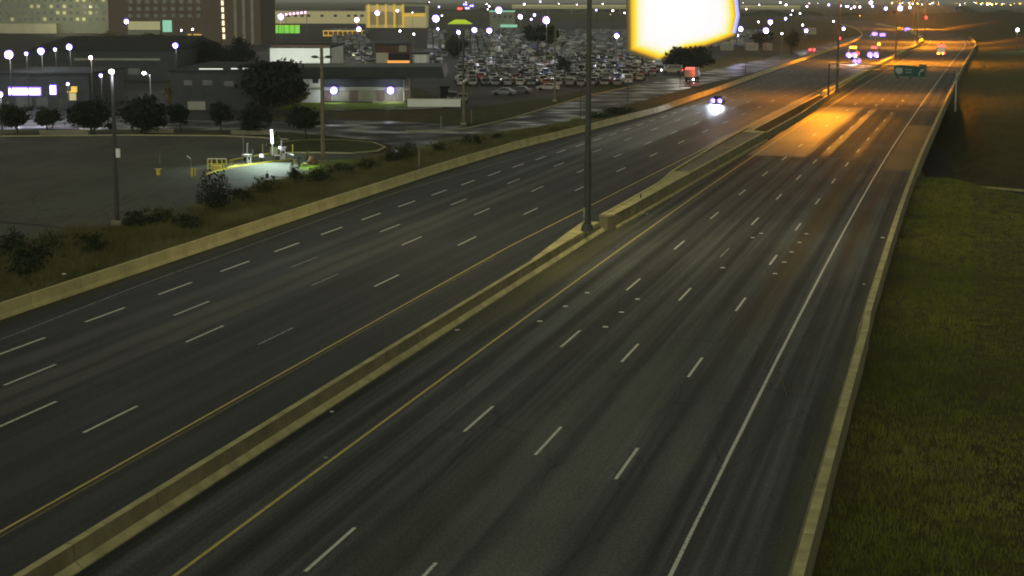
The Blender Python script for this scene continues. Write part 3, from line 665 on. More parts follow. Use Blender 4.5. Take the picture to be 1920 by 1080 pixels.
# ================================================================== BUILDINGS
M['wall_dark'] = mat('dark_cladding', (.045,.05,.052), .8, .2, .5, .2)
M['wall_brown'] = mat('brown_brick_wall', (.14,.11,.085), .9, .15, .8, .1)
M['wall_grey'] = mat('grey_render_wall', (.26,.27,.22), .9, .15, .3, .1)
M['wall_white'] = mat('white_wall', (.72,.74,.70), .8, .06, .3, .2)
M['wall_cream'] = mat('cream_wall', (.5,.47,.36), .8, .1, .3, .2)
M['roof_dark'] = mat('dark_roof', (.03,.035,.034), .9, .25, .4, .1)
M['roof_green'] = mat('dark_green_fascia', (.022,.032,.03), .6, .2, .4, .3)
M['roof_brown'] = mat('brown_roof', (.10,.06,.045), .85, .2, .5, .1)
M['win_dark'] = mat('unlit_window', (.05,.055,.06), .2, .1, 1, .5)
M['win_warm'] = glow('warm_lit_window', (1, .82, .55), .55)
M['win_dim'] = glow('dimly_lit_window', (.75, .7, .42), .05)
M['sign_white'] = glow('white_lightbox', (.96, .90, 1.0), 1.6)
M['sign_fringe'] = glow('violet_sign_fringe', (.22, .13, 1.0), .9)  # same added violet fringe, glowing round sign and window
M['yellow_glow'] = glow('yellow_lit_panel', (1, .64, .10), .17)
M['yellow_soft'] = glow('yellow_lit_wall', (.85, .75, .42), .032)  # wall emission stands for yellow light falling on it
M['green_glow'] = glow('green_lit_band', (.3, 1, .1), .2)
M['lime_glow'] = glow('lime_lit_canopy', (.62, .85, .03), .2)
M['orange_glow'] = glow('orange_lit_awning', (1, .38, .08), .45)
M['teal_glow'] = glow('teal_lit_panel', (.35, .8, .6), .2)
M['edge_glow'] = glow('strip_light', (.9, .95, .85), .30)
M['overpass'] = mat('overpass_concrete', (.6,.56,.36), .8, .1, .02, .1)
M['tan_box'] = mat('tan_steel_box', (.42,.33,.26), .7, .15, .5, .2)
M['pink_box'] = mat('faded_red_box', (.36,.20,.17), .7, .15, .5, .2)

def building(name, x0, x1, ytop, ybase, depth, wall, label, cat='building', roof=None, roof_h=.35, over=.25, wins=None, wmat=None, group=None, slope=0):
    """box building whose front stands on the ground line at ybase; wins = list of (x0,x1,y0,y1) rectangles on the front"""
    p = at((x0+x1)/2, ybase); Y = p.y; X0, X1 = x_at(x0, ybase, Y), x_at(x1, ybase, Y); H = z_at(x0, ytop, p)
    e = empty(name, (X0, Y, 0), 0, label, cat, group)
    MB().box(0, X1-X0, 0, depth, -.2, H-roof_h).build('wall', wall, e)
    MB().box(-over, X1-X0+over, -over, depth+over, H-roof_h+.002, H).build('roof', roof or M['roof_dark'], e)
    e['w'] = 0
    def rect(nm, a, b, c, d, m, out=.06, par=None):
        xa, xb = x_at(a, c, Y)-X0, x_at(b, c, Y)-X0; za, zb = z_at(a, d, p), z_at(a, c, p)
        return MB().box(xa, xb, -out, -.003, za, zb).build(nm, m, par or e)
    for w in (wins or []): rect('window', *w, (M['win_dark'] if wmat is M['win_dim'] and random.random() < .78 else (wmat or M['win_dark'])))
    del e['w']
    e['_'] = 0; del e['_']
    return e, rect, p

def door(rect, *a): rect('door', *a, M['dark_steel'], .07)

# low building with the bright lightbox sign, far left
e, r, p = building('shop_building', -60, 168, 136, 203, 26, M['wall_dark'], 'low dark shop building with a glowing white lightbox sign', wins=[(30,60,182,200),(66,90,182,200)])
sg = r('sign_lightbox', 18, 75, 166, 177, M['sign_white'], .5); r('sign_fringe', 16, 77, 163, 179, M['sign_fringe'], .25, None)
r('lit_window', 94.5, 104.5, 161, 176.5, M['sign_white'], .3); r('window_fringe', 93.2, 106, 159, 177.5, M['sign_fringe'], .15)
r('yellow_sign', 134, 145, 162, 171, M['yellow_glow'], .4); r('yellow_shelf', 127, 145, 171, 173, M['yellow_glow'], .5); r('lit_porch', 128, 143, 174, 188, M['yellow_soft'], .2); door(r, 110, 118, 184, 203)
# long dark warehouses
e, r, p = building('warehouse', 60, 330, 92, 150, 60, M['wall_dark'], 'long dark low warehouse behind the sign shop', wins=[(170,190,128,140),(200,220,128,140),(240,262,128,140)])
rf = MB(); L = x_at(330,150,p.y)-x_at(60,150,p.y); h0 = z_at(60,92,p)
rf.prism([(0,0,h0),(0,60,h0),(0,34,h0+2.2)], (L,0,0)); rf.build('ridge_roof', M['roof_dark'], e); r('wall_band', 140, 300, 109, 113, M['wall_grey'], .2)
e, r, p = building('warehouse', 322, 487, 131, 206, 40, M['wall_dark'], 'dark flat-roofed warehouse with white strip-lit roof edges', wins=[(345,360,150,160),(380,398,150,160),(420,438,152,162)])
r('strip_light', 374, 418, 128.2, 130.0, M['edge_glow'], .5); r('strip_light', 434, 476, 127.6, 129.6, M['edge_glow'], .5); door(r, 395, 404, 188, 206); r('loading_door', 352, 385, 190, 206, M['wall_grey'])
e, r, p = building('roof_cabinet', 293, 312, 120, 142, 4, M['wall_grey'], 'pale grey box cabinet beside the dark trees', 'cabinet'); r('door_panel', 296, 308, 124, 141, M['concrete_grey'])
# low office with two floodlights and a wide dark fascia
e, r, p = building('office_building', 562, 758, 146, 192, 18, M['wall_white'], 'low office with wide dark roof band and two blazing floodlights', roof=M['roof_green'], roof_h=.2, over=.1)
X0 = e.location.x; Y0 = p.y
def lx(x): return x_at(x, 192, Y0) - X0
zt, zb = z_at(500,124,p), z_at(500,145,p)
MB().prism([(lx(470),-1.2,zb),(lx(834),-1.2,zb),(lx(829),-.4,zt),(lx(478),-.4,zt-.2)], (0,20,0)).build('fascia', M['roof_green'], e)
r('window', 586, 597, 148, 156, M['win_dark']); r('dark_bay', 606, 756, 147, 163, M['wall_dark'], .25)
for i in range(9): r('wall_panel', 606+i*16.6, 622+i*16.6, 169, 189, M['concrete_grey'] if i % 3 else M['wall_brown'], .12)
door(r, 709, 718, 176, 192); r('step', 700, 756, 190, 192.2, M['kerb'], 1.0); r('plinth', 606, 700, 189.5, 192, M['wall_dark'], .2); r('ledge', 562, 768, 165, 168, M['wall_grey'], .45)
MB().box(lx(821), lx(824), .5, 1.2, 0, zb).build('canopy_post', M['dark_steel'], e); MB().box(lx(770), lx(773), .5, 1.2, 0, zb).build('canopy_post', M['dark_steel'], e)
for (x, lb) in ((627,''),(733,'')):
    zc = z_at(x, 170, p); o = MB().ball((lx(x),-1.0,zc), .44, 12, 8).build('floodlight', M['bulb'], e); MB().tube((lx(x),-.6,zc),(lx(x),0,zc+.2),.08).build('bracket', M['dark_steel'], o)
    MB().tube((lx(x),-.93,zc+.12),(lx(x),-.62,zc+.12),.62,.62,14).build('fringe_ring', M['violet'], o)
    lamp('POINT', (X0+lx(x), Y0-1.9, zc-.1), 190, (.82,.92,1), .4)
MB().box(0, 9.0, 0, .3, 0, 1.3).build('x', M['wall_white']); o = bpy.data.objects['x']; o.name = 'boundary_wall'
q = at(764, 200); o.location = q; MB().box(-.1, 9.1, -.08, .38, 1.3, 1.4).build('coping', M['kerb'], o); tag(o, 'short cyan-lit white wall beside the low office canopy', 'wall')
for i, x in enumerate((812, 818, 824)):
    pass
e2, r2, _ = building('utility_box', 826, 840, 162, 181, 2, M['roof_green'], 'dark green cabinet just right of the canopy post', 'cabinet'); r2('door_panel', 828, 838, 165, 180, M['wall_dark'])
# white lit wall building behind it
e, r, p = building('hall_building', 507, 620, 87, 152, 30, M['wall_white'], 'tall blank white floodlit hall behind the low office', wins=[])
r('cornice', 507, 620, 84.5, 88, M['roof_brown'], .3); r('corner_pilaster', 618.5, 621, 88, 150, M['roof_dark'], .2)
lamp('POINT', (x_at(560,152,p.y), p.y-16, z_at(560,128,p)), 5200, (.92,1,.93), .5)
# small shop buildings in the lot
e, r, p = building('shop_building', 704, 768, 82, 126, 10, M['roof_brown'], 'small brown-topped shop with an orange lit awning', roof=M['roof_dark'], wins=[(748,762,84,97)], wmat=M['wall_grey'])
r('white_wall_panel', 705, 728, 99, 124, M['wall_cream'], .15); r('dark_canopy', 730, 768, 100, 113, M['roof_dark'], .9); r('awning', 727, 768, 113.5, 119, M['orange_glow'], .5); r('lit_counter', 746, 768, 118.5, 122, M['yellow_glow'], .6)
e, r, p = building('box_trailer', 774, 803, 99, 128, 6, M['wall_cream'], 'pale box trailer parked beside the brown-topped shop', 'trailer'); r('rear_door', 777, 788, 103, 127, M['wall_white']); r('rear_door', 789, 800, 103, 127, M['wall_white'])
# distant top left blocks
def grid(x0, x1, y0, y1, nx_, ny_, fx=.5, fy=.5):
    out = []; dx, dy = (x1-x0)/nx_, (y1-y0)/ny_
    for i in range(nx_):
        for j in range(ny_): out.append((x0+dx*(i+.5-fx/2), x0+dx*(i+.5+fx/2), y0+dy*(j+.5-fy/2), y0+dy*(j+.5+fy/2)))
    return out
e, r, p = building('apartment_block', -120, 204, -70, 62, 40, M['wall_grey'], 'big grey block with rows of dim windows at the top left', wins=grid(-20,200,-66,42,18,9), wmat=M['win_dim']); lamp('POINT', (x_at(150,62,p.y), p.y-25, 12), 7000, (1,1,.6), 1)
r('low_wing', -60, 110, 44, 62, M['wall_cream'], 5)
e, r, p = building('office_tower', 205, 384, -60, 66, 40, M['wall_brown'], 'dull brown block between the grey block and the dark tower', wins=grid(236,380,-56,36,9,7), wmat=M['win_dark'])
r('lit_panel', 305, 322, 38, 60, M['teal_glow'], .5); r('lit_shop', 240, 300, 40, 56, M['win_dim'], .4); r('roof_sign', 352, 378, 64, 66, M['yellow_glow'], 1); r('ground_floor', 240, 300, 57, 65, M['wall_grey'], .6)
e, r, p = building('tower_block', 384, 489, -80, 84, 45, M['wall_brown'], 'dark brown tower with one column of six lit stair windows')
for i in range(8): r('stair_window', 414.5+i*.6-1.2, 419.0+i*.6-1.2, 1+i*12.6-25.2, 10+i*12.6-25.2, M['win_warm'], .2)
for x in (436, 452, 468): r('pilaster', x, x+6, -75, 82, M['wall_grey'], .5)
# yellow lit filling station and neighbours
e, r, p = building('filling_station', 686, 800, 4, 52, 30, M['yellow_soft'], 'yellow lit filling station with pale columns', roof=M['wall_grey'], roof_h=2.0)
for x in (690, 706, 722, 738, 754): r('column', x, x+3.5, 8, 52, M['yellow_glow'], 2)
r('dark_glazing', 758, 797, 11, 24, M['win_dark'], 1); r('sign_band', 758, 797, 25, 31, M['yellow_glow'], 1.4); r('forecourt_wall', 690, 756, 22, 46, M['wall_cream'], .6)
e, r, p = building('bus_shelter', 606, 680, 57, 69, 8, M['wall_brown'], 'long low lit shelter with a yellow framed glazed front', 'shelter', roof=M['yellow_soft'])
for i in range(9): r('frame_post', 606+i*9, 607.3+i*9, 58, 68, M['yellow_glow'], .6)
r('lower_rail', 606, 680, 65.5, 67.5, M['yellow_glow'], .8); r('upper_rail', 606, 680, 57.5, 58.8, M['yellow_glow'], .8)
e, r, p = building('lit_fence', 492, 562, 47, 62, 2, M['green_glow'], 'green glowing hoarding left of the yellow shelter', 'hoarding', roof=M['lime_glow'])
for i in range(8): r('hoarding_post', 492+i*10, 493+i*10, 47, 62, M['roof_green'], .3)
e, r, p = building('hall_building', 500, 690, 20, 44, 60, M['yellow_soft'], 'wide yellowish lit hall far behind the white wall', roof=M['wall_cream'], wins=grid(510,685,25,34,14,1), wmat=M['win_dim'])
e, r, p = building('hall_building', 918, 965, 20, 54, 20, M['wall_grey'], 'pale green-grey hall with a teal roof edge behind the car lot', roof=M['teal_glow'], roof_h=.8, wins=grid(922,962,26,36,4,1)); r('teal_eave', 938, 970, 46, 51, M['teal_glow'], 1.5)
t = empty('canopy_tent', at(862, 54), 0, 'lime lit tent roof in front of the distant halls', 'tent'); k = mpp(t.location.y)
MB().add([(-23*k,0,3),(23*k,0,3),(23*k,14,3),(-23*k,14,3),(-9*k,7,3+8*k),(9*k,7,3+8*k)], [(0,1,5,4),(1,2,5),(2,3,4,5),(3,0,4)]).build('tent_roof', M['lime_glow'], t)
for sx in (-22, 22): MB().tube((sx*k,.3,-.1),(sx*k,.3,3),.15).build('tent_pole', M['steel'], t)
# far overpass
p = at(1230, 26); Y = p.y; e = empty('overpass', (0, Y, 0), 0, 'long pale lit overpass crossing the far distance', 'bridge')
xa, xb = x_at(960,26,Y), x_at(1500,26,Y); z1, z2 = z_at(1230,17,p), z_at(1230,11.5,p)
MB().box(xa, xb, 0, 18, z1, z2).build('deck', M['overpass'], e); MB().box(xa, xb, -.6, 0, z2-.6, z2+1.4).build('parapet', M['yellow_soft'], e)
for i in range(12): MB().box(xa+(xb-xa)*(i+.5)/12-1.2, xa+(xb-xa)*(i+.5)/12+1.2, 4, 14, -.5, z1).build('pier', M['concrete_grey'], e)
# container boxes right of the glowing board
for i, (a, b_, c, d_, m, lb) in enumerate([(1353,1375,79,92,'tan_box','tan container box below the right end of the glowing board'),(1400,1421,81,92,'tan_box','tan container box, left of a faded red one'),(1433,1448,81,92,'pink_box','faded red container box by the dark low tree'),(1512,1530,52,62,'tan_box','small pale box trailer far beyond the frontage road')]):
    e, r, p = building('container', a, b_, c, d_+2, 5, M[m], lb, 'container', roof=M[m], roof_h=.12, over=.02, group='container boxes beyond the frontage road'); r('container_door', a+2, (a+b_)/2-.5, c+2, d_+1, M['wall_grey']); r('container_door', (a+b_)/2+.5, b_-2, c+2, d_+1, M['wall_grey'])

# huge glowing board added in place of a lens-glare blob
def glare_board():
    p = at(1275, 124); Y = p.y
    e = empty('lens_glare_board', p, 0, 'huge white glowing board standing for lens glare, yellow rim, above the car lot', 'sign')
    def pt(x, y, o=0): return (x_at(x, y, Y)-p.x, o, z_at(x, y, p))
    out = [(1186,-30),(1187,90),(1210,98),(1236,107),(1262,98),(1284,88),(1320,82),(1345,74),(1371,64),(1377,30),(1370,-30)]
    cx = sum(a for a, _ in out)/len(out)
    m, t_, pb, N, L = nodes_of('lens_glare_glow')
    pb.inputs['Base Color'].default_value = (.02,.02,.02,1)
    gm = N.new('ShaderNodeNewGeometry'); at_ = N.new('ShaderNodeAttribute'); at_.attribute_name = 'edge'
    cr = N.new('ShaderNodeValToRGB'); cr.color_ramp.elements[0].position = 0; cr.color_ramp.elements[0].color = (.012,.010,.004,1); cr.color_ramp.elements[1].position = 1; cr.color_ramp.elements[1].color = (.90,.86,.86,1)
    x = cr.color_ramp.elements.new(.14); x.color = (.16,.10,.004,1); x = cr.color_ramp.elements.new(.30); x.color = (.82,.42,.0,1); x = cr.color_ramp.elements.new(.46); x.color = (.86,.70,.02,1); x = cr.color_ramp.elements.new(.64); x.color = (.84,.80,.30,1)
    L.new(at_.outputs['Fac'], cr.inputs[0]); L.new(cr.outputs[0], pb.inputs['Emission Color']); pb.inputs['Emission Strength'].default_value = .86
    # rings from the rim inwards so that the glare brightens towards its middle
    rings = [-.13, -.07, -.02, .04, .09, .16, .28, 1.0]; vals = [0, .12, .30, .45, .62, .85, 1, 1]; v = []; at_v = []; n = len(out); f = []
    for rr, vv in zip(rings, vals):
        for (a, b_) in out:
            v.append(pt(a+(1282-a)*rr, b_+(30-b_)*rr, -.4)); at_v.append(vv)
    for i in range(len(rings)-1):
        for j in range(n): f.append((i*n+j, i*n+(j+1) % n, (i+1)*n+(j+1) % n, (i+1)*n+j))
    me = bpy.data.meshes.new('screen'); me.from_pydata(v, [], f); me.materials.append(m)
    A = me.attributes.new('edge', 'FLOAT', 'POINT'); A.data.foreach_set('value', at_v); link('screen', me, e)  # screen is the face of the added board standing for lens glare
    blue = MB(); [blue.tube(pt(*a, -.5), pt(*c, -.5), .5, .5, 8) for a, c in (((1376,62),(1383,30)),((1383,30),(1377,-28)))]; blue.build('glare_rim', glow('blue_glare', (.35,.4,1), .35), e)
    for x in (1205, 1236, 1330): MB().tube((x_at(x,124,Y)-p.x, 1.5, -.1), (x_at(x,124,Y)-p.x, 1.5, z_at(x,80,p)), .3, .3, 8).build('glare_board_post', M['dark_steel'], e)
    lamp('POINT', (p.x, Y-14, 16), 5000, (1,.95,.75), 3)  # added point lamp carrying the board's glow onto the ground
glare_board()

# ================================================================== LAMP POSTS
def lamp_post(px, py, top_py, label, r0=.16, r1=.09, name='lamp_post', mat_=None, double=False, heads=(), group=None, base=True):
    p = at(px, py); H = z_at(px, top_py, p)
    e = empty(name, p, 0, label, 'lamp post', group)
    MB().tube((0,0,-.1),(0,0,H), r0, r1, 10).build('pole', mat_ or M['steel'], e)
    if base: MB().box(-r0*2,r0*2,-r0*2,r0*2,-.12,.35).build('footing', M['concrete_grey'], e)
    return e, p, H
def head(e, x, y, z, r, m, arm_from=None):
    if arm_from: MB().tube(arm_from, (x,y,z+.1), .05).build('arm', M['steel'], e)
    return MB().ball((x,y,z), r, 10, 6, (1,1,.75)).build('lamp_head', m, e)
# tall highway masts on the median; their luminaires hang above the picture
def mast(px, py, z0, H, label, col, pw, r0=.30, spot=None, extra=True):
    p = at(px, py, z0); s, d = road_inv(p.x, p.y); p = at(px, py, z0)
    e = empty('highway_mast', p, 0, label, 'lamp post', 'tall masts along the median')
    MB().tube((0,0,.15),(0,0,5.2), r0, r0*.97, 12).build('pole_base', M['dark_steel'], e)
    MB().tube((0,0,5.2),(0,0,H), r0*.80, r0*.5, 12).build('pole', M['dark_steel'], e)
    MB().tube((0,0,0),(0,0,.45), r0*1.75, r0*1.35, 10).build('base_plate', M['dark_steel'], e)
    h = heading(max(20,s)); nx_, ny_ = math.cos(h), -math.sin(h)
    for sg in (-1, 1):
        MB().tube((0,0,H-.3),(sg*nx_*2.4, sg*ny_*2.4, H+.2), .08).build('arm', M['dark_steel'], e)
        o = MB().ball((sg*nx_*2.6, sg*ny_*2.6, H+.12), .45, 10, 6, (1.3,1,.4)).build('luminaire', M['dark_steel'], e)
        MB().ball((sg*nx_*2.6, sg*ny_*2.6, H-.02), .36, 10, 6, (1.2,1,.35)).build('lamp_glass', M['sodium'], o)
        if pw: lamp('SPOT', (p.x+sg*nx_*2.6, p.y+sg*ny_*2.6, p.z+H-.5), pw, col, .3, (p.x+sg*nx_*4.5, p.y+sg*ny_*4.5, 0), 158, 1.0)
    if spot:
        for (tx, pw2, ang) in spot: lamp('SPOT', (p.x, p.y, p.z+H-.6), pw2, col, .35, tx, ang, .9)
    return e
SOD = (1, .32, .003)
e = mast(1101, 432, .84, 25, 'tall dark lamp mast rising from the narrow median through the top of the picture', (1,.86,.5), 3800, .29)
MB().box(-.32,-.2,-.31,-.28,.62,1.75).build('number_plate', M['worn_paint'], e)
mast(1569, 174, .9, 24, 'tall dark mast on the median just beyond the bridge gap', SOD, 46000, .28, spot=[(RD(258,-19.5), 115000, 27), (RD(275,-31), 55000, 27)])  # two aimed spots added to brighten the bridge decks
mast(1679, 112, .9, 24, 'second far mast on the median beyond the bridge', SOD, 150000, .28)
mast(1719, 84, .9, 24, 'third far mast near the curve of the road', SOD, 150000, .28)
mast(1733, 75, .9, 24, 'fourth far mast, closest to the lit curve', SOD, 190000, .28)
mast(1712, 52, .9, 24, 'fifth far mast out on the bright orange curve', SOD, 260000, .28)

# parking lot posts
e, p, H = lamp_post(220, 421, 134, 'tall slim lot lamp post with a small white box on its shaft', .20, .12, mat_=M['dark_steel'])
head(e, 0, -.2, H, .22, M['bulb']); z = z_at(222,287,p); MB().box(.12,.42,-.2,.1,z-.35,z+.35).build('control_box', M['wall_white'], e)
lamp('POINT', (p.x, p.y-.6, H-.5), 160, (.9,.9,1), .2)
e, p, H = lamp_post(606, 306, 88, 'pale double-arm lamp post with unlit heads beside the grass peninsula', .26, .17, mat_=M['wood_pole'])
z = z_at(606,108,p)
for sg in (-1,1):
    MB().tube((0,0,z-.15),(sg*.55,0,z+.1),.05).build('arm', M['steel'], e); MB().ball((sg*.75,0,z+.08), .32, 10, 6, (1.3,.7,.5)).build('lamp_head', M['dark_steel'], e)
e, p, H = lamp_post(869, 234, 70, 'wooden utility post with dark upper shaft at the left of the car lot', .20, .14, mat_=M['dark_steel'], name='utility_post')
MB().tube((.02,-.05,-.1),(.02,-.05,z_at(869,152,p)), .24, .20, 10).build('wooden_sleeve', M['wood_pole'], e); MB().ball((.12,-.25,z_at(869,152,p)),.2,8,6).build('meter', M['wall_white'], e)
e, p, H = lamp_post(1040, 190, 48, 'pale lamp post at the near edge of the car lot with a blazing lamp', .20, .13, mat_=M['wood_pole'])
e2, p2, H2 = lamp_post(285, 246, 140, 'slim pale lamp post with a bent arm behind the street trees', .14, .09)
head(e2, x_at(270,137,p2.y)-p2.x, 0, z_at(270,137,p2), .25, M['bulb'], (0,0,H2-.2)); lamp('POINT', (x_at(270,137,p2.y), p2.y, z_at(270,140,p2)), 500, (.9,.9,1), .2)
for (x, y0, y1, lb) in [(1088,222,160,'slim dark sign pole at the edge of the frontage road'),(1177,192,150,'thin grey pole beside the wet frontage road'),(1398,142,108,'thin pole near the far end of the frontage road'),(1275,165,128,'thin dark pole left of the red-lit truck')]:
    small_post(x, y0, y1, .08, lb, M['dark_steel'], 'roadside_pole', cat='pole')
small_post(786, 319, 272, .13, 'plain grey wooden post standing at the pale barrier', M['wood_pole'], 'wooden_post')
for (x, y0, y1, lb) in [(827,243,218,'short grey bollard post left of the kerb bend'),(884,232,206,'thin marker post on the verge right of the utility post')]: small_post(x, y0, y1, .07, lb, M['steel'], 'marker_post')

# yard lamps: (px, py, glow radius in picture units, lamp height, power, glass, where)
LAMPS = [(17,104,9,9,1500,'bulb','brightest yard lamp far left above the sign shop'),(49,101,4.2,9,300,'bulb','small violet yard lamp right of the far left bright one'),
 (77,97,7,9,1000,'bulb','bright yard lamp between two small violet ones'),(103,93,3.6,9,300,'bulb','small violet yard lamp right of the bright pair gap'),(130,89,6,9,900,'bulb','bright violet yard lamp at the warehouse roof end'),
 (170,108,5.5,9,900,'pinkish','pinkish yard lamp over the long warehouse'),(0,178,6,5,500,'bulb','bright lamp cut by the left picture edge'),(127,158,3.6,5,120,'bulb','small lamp beside the yellow sign'),(189,142,4,6,260,'bulb','small lamp left of the tall lot post'),
 (329,86,5.5,9,500,'bulb','violet lamp above the dark trees'),(237,41,5,10,400,'bulb','flaring lamp under the clock digits'),(340,57,2.4,10,0,'bulb','tiny lamp on the brown block, left one'),(361,55,2.8,10,0,'bulb','tiny lamp on the brown block, right one'),
 (527,32,6,12,3000,'bulb','violet lamp at the end of the pink light string'),(669,37,6.5,12,2600,'pinkish','pinkish flaring lamp left of the filling station'),(673,55,5,9,900,'bulb','blue-white lamp over the yellow shelter'),(708,25,5,12,1500,'bulb','round lamp in front of the filling station columns'),(745,20,4,12,1200,'pinkish','pink lamp beside the filling station sign'),
 (750,58,2.6,9,200,'bulb','small white lamp below the filling station'),(776,64,2.6,9,200,'bulb','small white lamp beside the brown-topped shop'),(818,36,7.5,11,3000,'bulb','largest flaring lamp in the middle of the distance'),(821,54,4,9,700,'blueish','blue lamp below the largest flaring one'),(823,13,3,14,0,'blueish','small blue lamp near the horizon'),
 (860,61,4.5,9,600,'bulb','violet lamp left of the pair above the car lot'),(890,57,5.5,9,650,'bulb','left violet lamp of the pair above the car lot'),(918,58,5.5,9,650,'bulb','right violet lamp of the pair above the car lot'),(936,20,7,13,3500,'bulb','large flaring lamp over the pale hall'),
 (976,32,5,11,1400,'bulb','lamp left of the blue pair'),(996,36,3.4,11,500,'blueish','lower lamp of the blue pair'),(1002,28,4.4,11,900,'blueish','upper lamp of the blue pair'),(1025,39,7.5,12.5,2200,'bulb','blazing lamp on the pale car lot post'),(1013,3,3.6,15,0,'blueish','blue lamp just under the horizon'),(983,8,3,14,0,'pinkish','pinkish lamp near the horizon'),
 (1118,19,3,12,0,'blueish','small blue lamp right of the tall mast'),(1149,20,2.6,12,0,'bulb','tiny white lamp left of the glowing glare board'),(1157,68,5.2,9,800,'bulb','star bright lamp at the left side of the glowing glare board'),(1080,1,3,16,0,'blueish','blue lamp left of the tall mast top'),
 (1389,55,5.5,9,1000,'bulb','upper lamp of the pair right of the glowing board'),(1382,66,5,8,900,'blueish','lower lamp of the pair right of the glowing board'),(1437,58,6,9,1300,'bulb','flaring lamp beyond the faded red container'),(1422,41,2.6,10,200,'bulb','tiny lamp left of the wide white one'),(1445,42,5,10,900,'bulb','wide white lamp over the far yard'),(1473,35,4.6,11,700,'blueish','violet lamp right of the wide white one'),
 (1466,63,2.8,8,200,'bulb','tiny lamp by the dark roadside tree'),(1505,47,2.8,9,200,'bulb','tiny lamp above the pale box trailer'),(1512,58,4.5,7,500,'bulb','white lamp beside the pale box trailer'),(1582,54,3.8,7,300,'bulb','white lamp left of the far traffic'),(1563,40,2.6,9,0,'bulb','tiny lamp left of the far traffic'),
 (243,3,3,16,0,'blueish','first blue lamp in the row at the top left'),(268,3,2.4,16,0,'blueish','second blue lamp in the row at the top left'),(283,3,3.4,16,0,'blueish','third blue lamp in the row at the top left'),(308,3,4,16,0,'blueish','last and largest blue lamp of the row at the top left'),
 (1463,5,2.8,14,0,'bulb','left white lamp over the far overpass'),(1474,9,3,14,0,'bulb','right white lamp over the far overpass'),(1513,12,3,12,0,'pinkish','pale pink lamp at the end of the overpass'),(1554,9,4,13,0,'blueish','first violet lamp in the far right row'),(1576,11,3.4,13,0,'blueish','second violet lamp in the far right row'),(1590,12,3.4,12,0,'blueish','third violet lamp in the far right row'),(1602,13,3.6,12,0,'pinkish','first pink lamp in the far right row'),(1612,13,3.6,12,0,'pinkish','second pink lamp in the far right row'),(1633,5,5.5,14,0,'pinkish','large pink lamp above the far right row'),(1636,12,4,12,0,'blueish','violet lamp under the large pink one'),(1661,16,5,12,1500,'blueish','bright violet lamp left of the far mast'),(1688,16,6,12,2000,'bulb','big white violet lamp by the far mast top'),(1706,14,4,12,0,'pinkish','pink lamp right of the big white violet one'),
 (1908,56,5,8,1500,'greenish','greenish lamp at the right picture edge over the bank'),(1500,25,2.2,11,0,'bulb','tiny lamp beyond the overpass end')]
M['pinkish'] = glow('pinkish_lamp_glass', (1,.66,.9), 7); M['blueish'] = glow('blueish_lamp_glass', (.38,.32,1), 5); M['greenish'] = glow('greenish_lamp_glass', (.8,1,.7), 7)
for (x, y, r, h, pw, g, where) in LAMPS:
    c = at(x, y, h); k = mpp(c.y); R = r*k*(.52 if r < 5 else .6)
    e = empty('yard_lamp', (c.x, c.y, 0), 0, where, 'lamp', 'lamps in the yards and far districts')
    MB().tube((0,.25+R*.5,-.2),(0,.25+R*.5,h), max(.1,.35*k), max(.08,.3*k), 6).build('pole', M['dark_steel'], e)
    MB().ball((0,0,h), R, 10, 7).build('lamp_head', M[g], e)
    if g == 'bulb' and r > 3.3: MB().tube((-R*.25,.05+R*.3,h+R*.3),(-R*.25,.3+R*.5,h+R*.3), R*1.45, R*1.45, 14).build('fringe_ring', M['violet'], e)  # added violet fringe behind the lamp head
    if pw: lamp('POINT', (c.x, c.y-R-.4, h-.3), pw*.85, {'bulb':(.88,.9,1),'pinkish':(1,.8,.75),'blueish':(.6,.6,1),'greenish':(.8,1,.7)}[g], .3)
# string of pink lights
p = at(545, 27, 10); k = mpp(p.y); e = empty('light_string', (p.x, p.y, 0), 0, 'string of pink lights right of the violet lamp over the lit hall', 'lights')
for i in range(6): MB().ball((( -8+i*7)*k,0,10+i*.75*k), 1.9*k, 8, 6).build('bulb', M['pink_light'], e)
for sx in (-9, 29): MB().tube((sx*k,1,-.1),(sx*k,1,10+4*k), .15).build('pole', M['steel'], e)
# glints of the far city along the horizon
for i in range(96):
    x = random.choice([random.uniform(1680,1920), random.uniform(700,1180), random.uniform(1390,1900), random.uniform(1690,1920)]); y = random.uniform(3.5, 9.5) if x > 1650 or random.random() < .6 else random.uniform(9, 30); h = random.uniform(7, 12)
    c = at(x, y, h); k = mpp(c.y); R = random.uniform(.5,1.25)*k; g = random.choice(['sodium','win_warm','bulb','amber_light','bulb'] if x > 1600 else ['bulb','win_warm','bulb','pinkish'])
    e = empty('street_light', (c.x, c.y, 0), 0, f"tiny far {'orange' if g in ('sodium','amber_light') else 'white'} street light glinting near the horizon", 'street light', 'tiny far street lights')
    MB().tube((0,.2+R,-.2),(0,.2+R,h), .25*k, .2*k, 5).build('pole', M['dark_steel'], e); MB().ball((0,0,h), R, 6, 5).build('lamp_head', M[g], e)

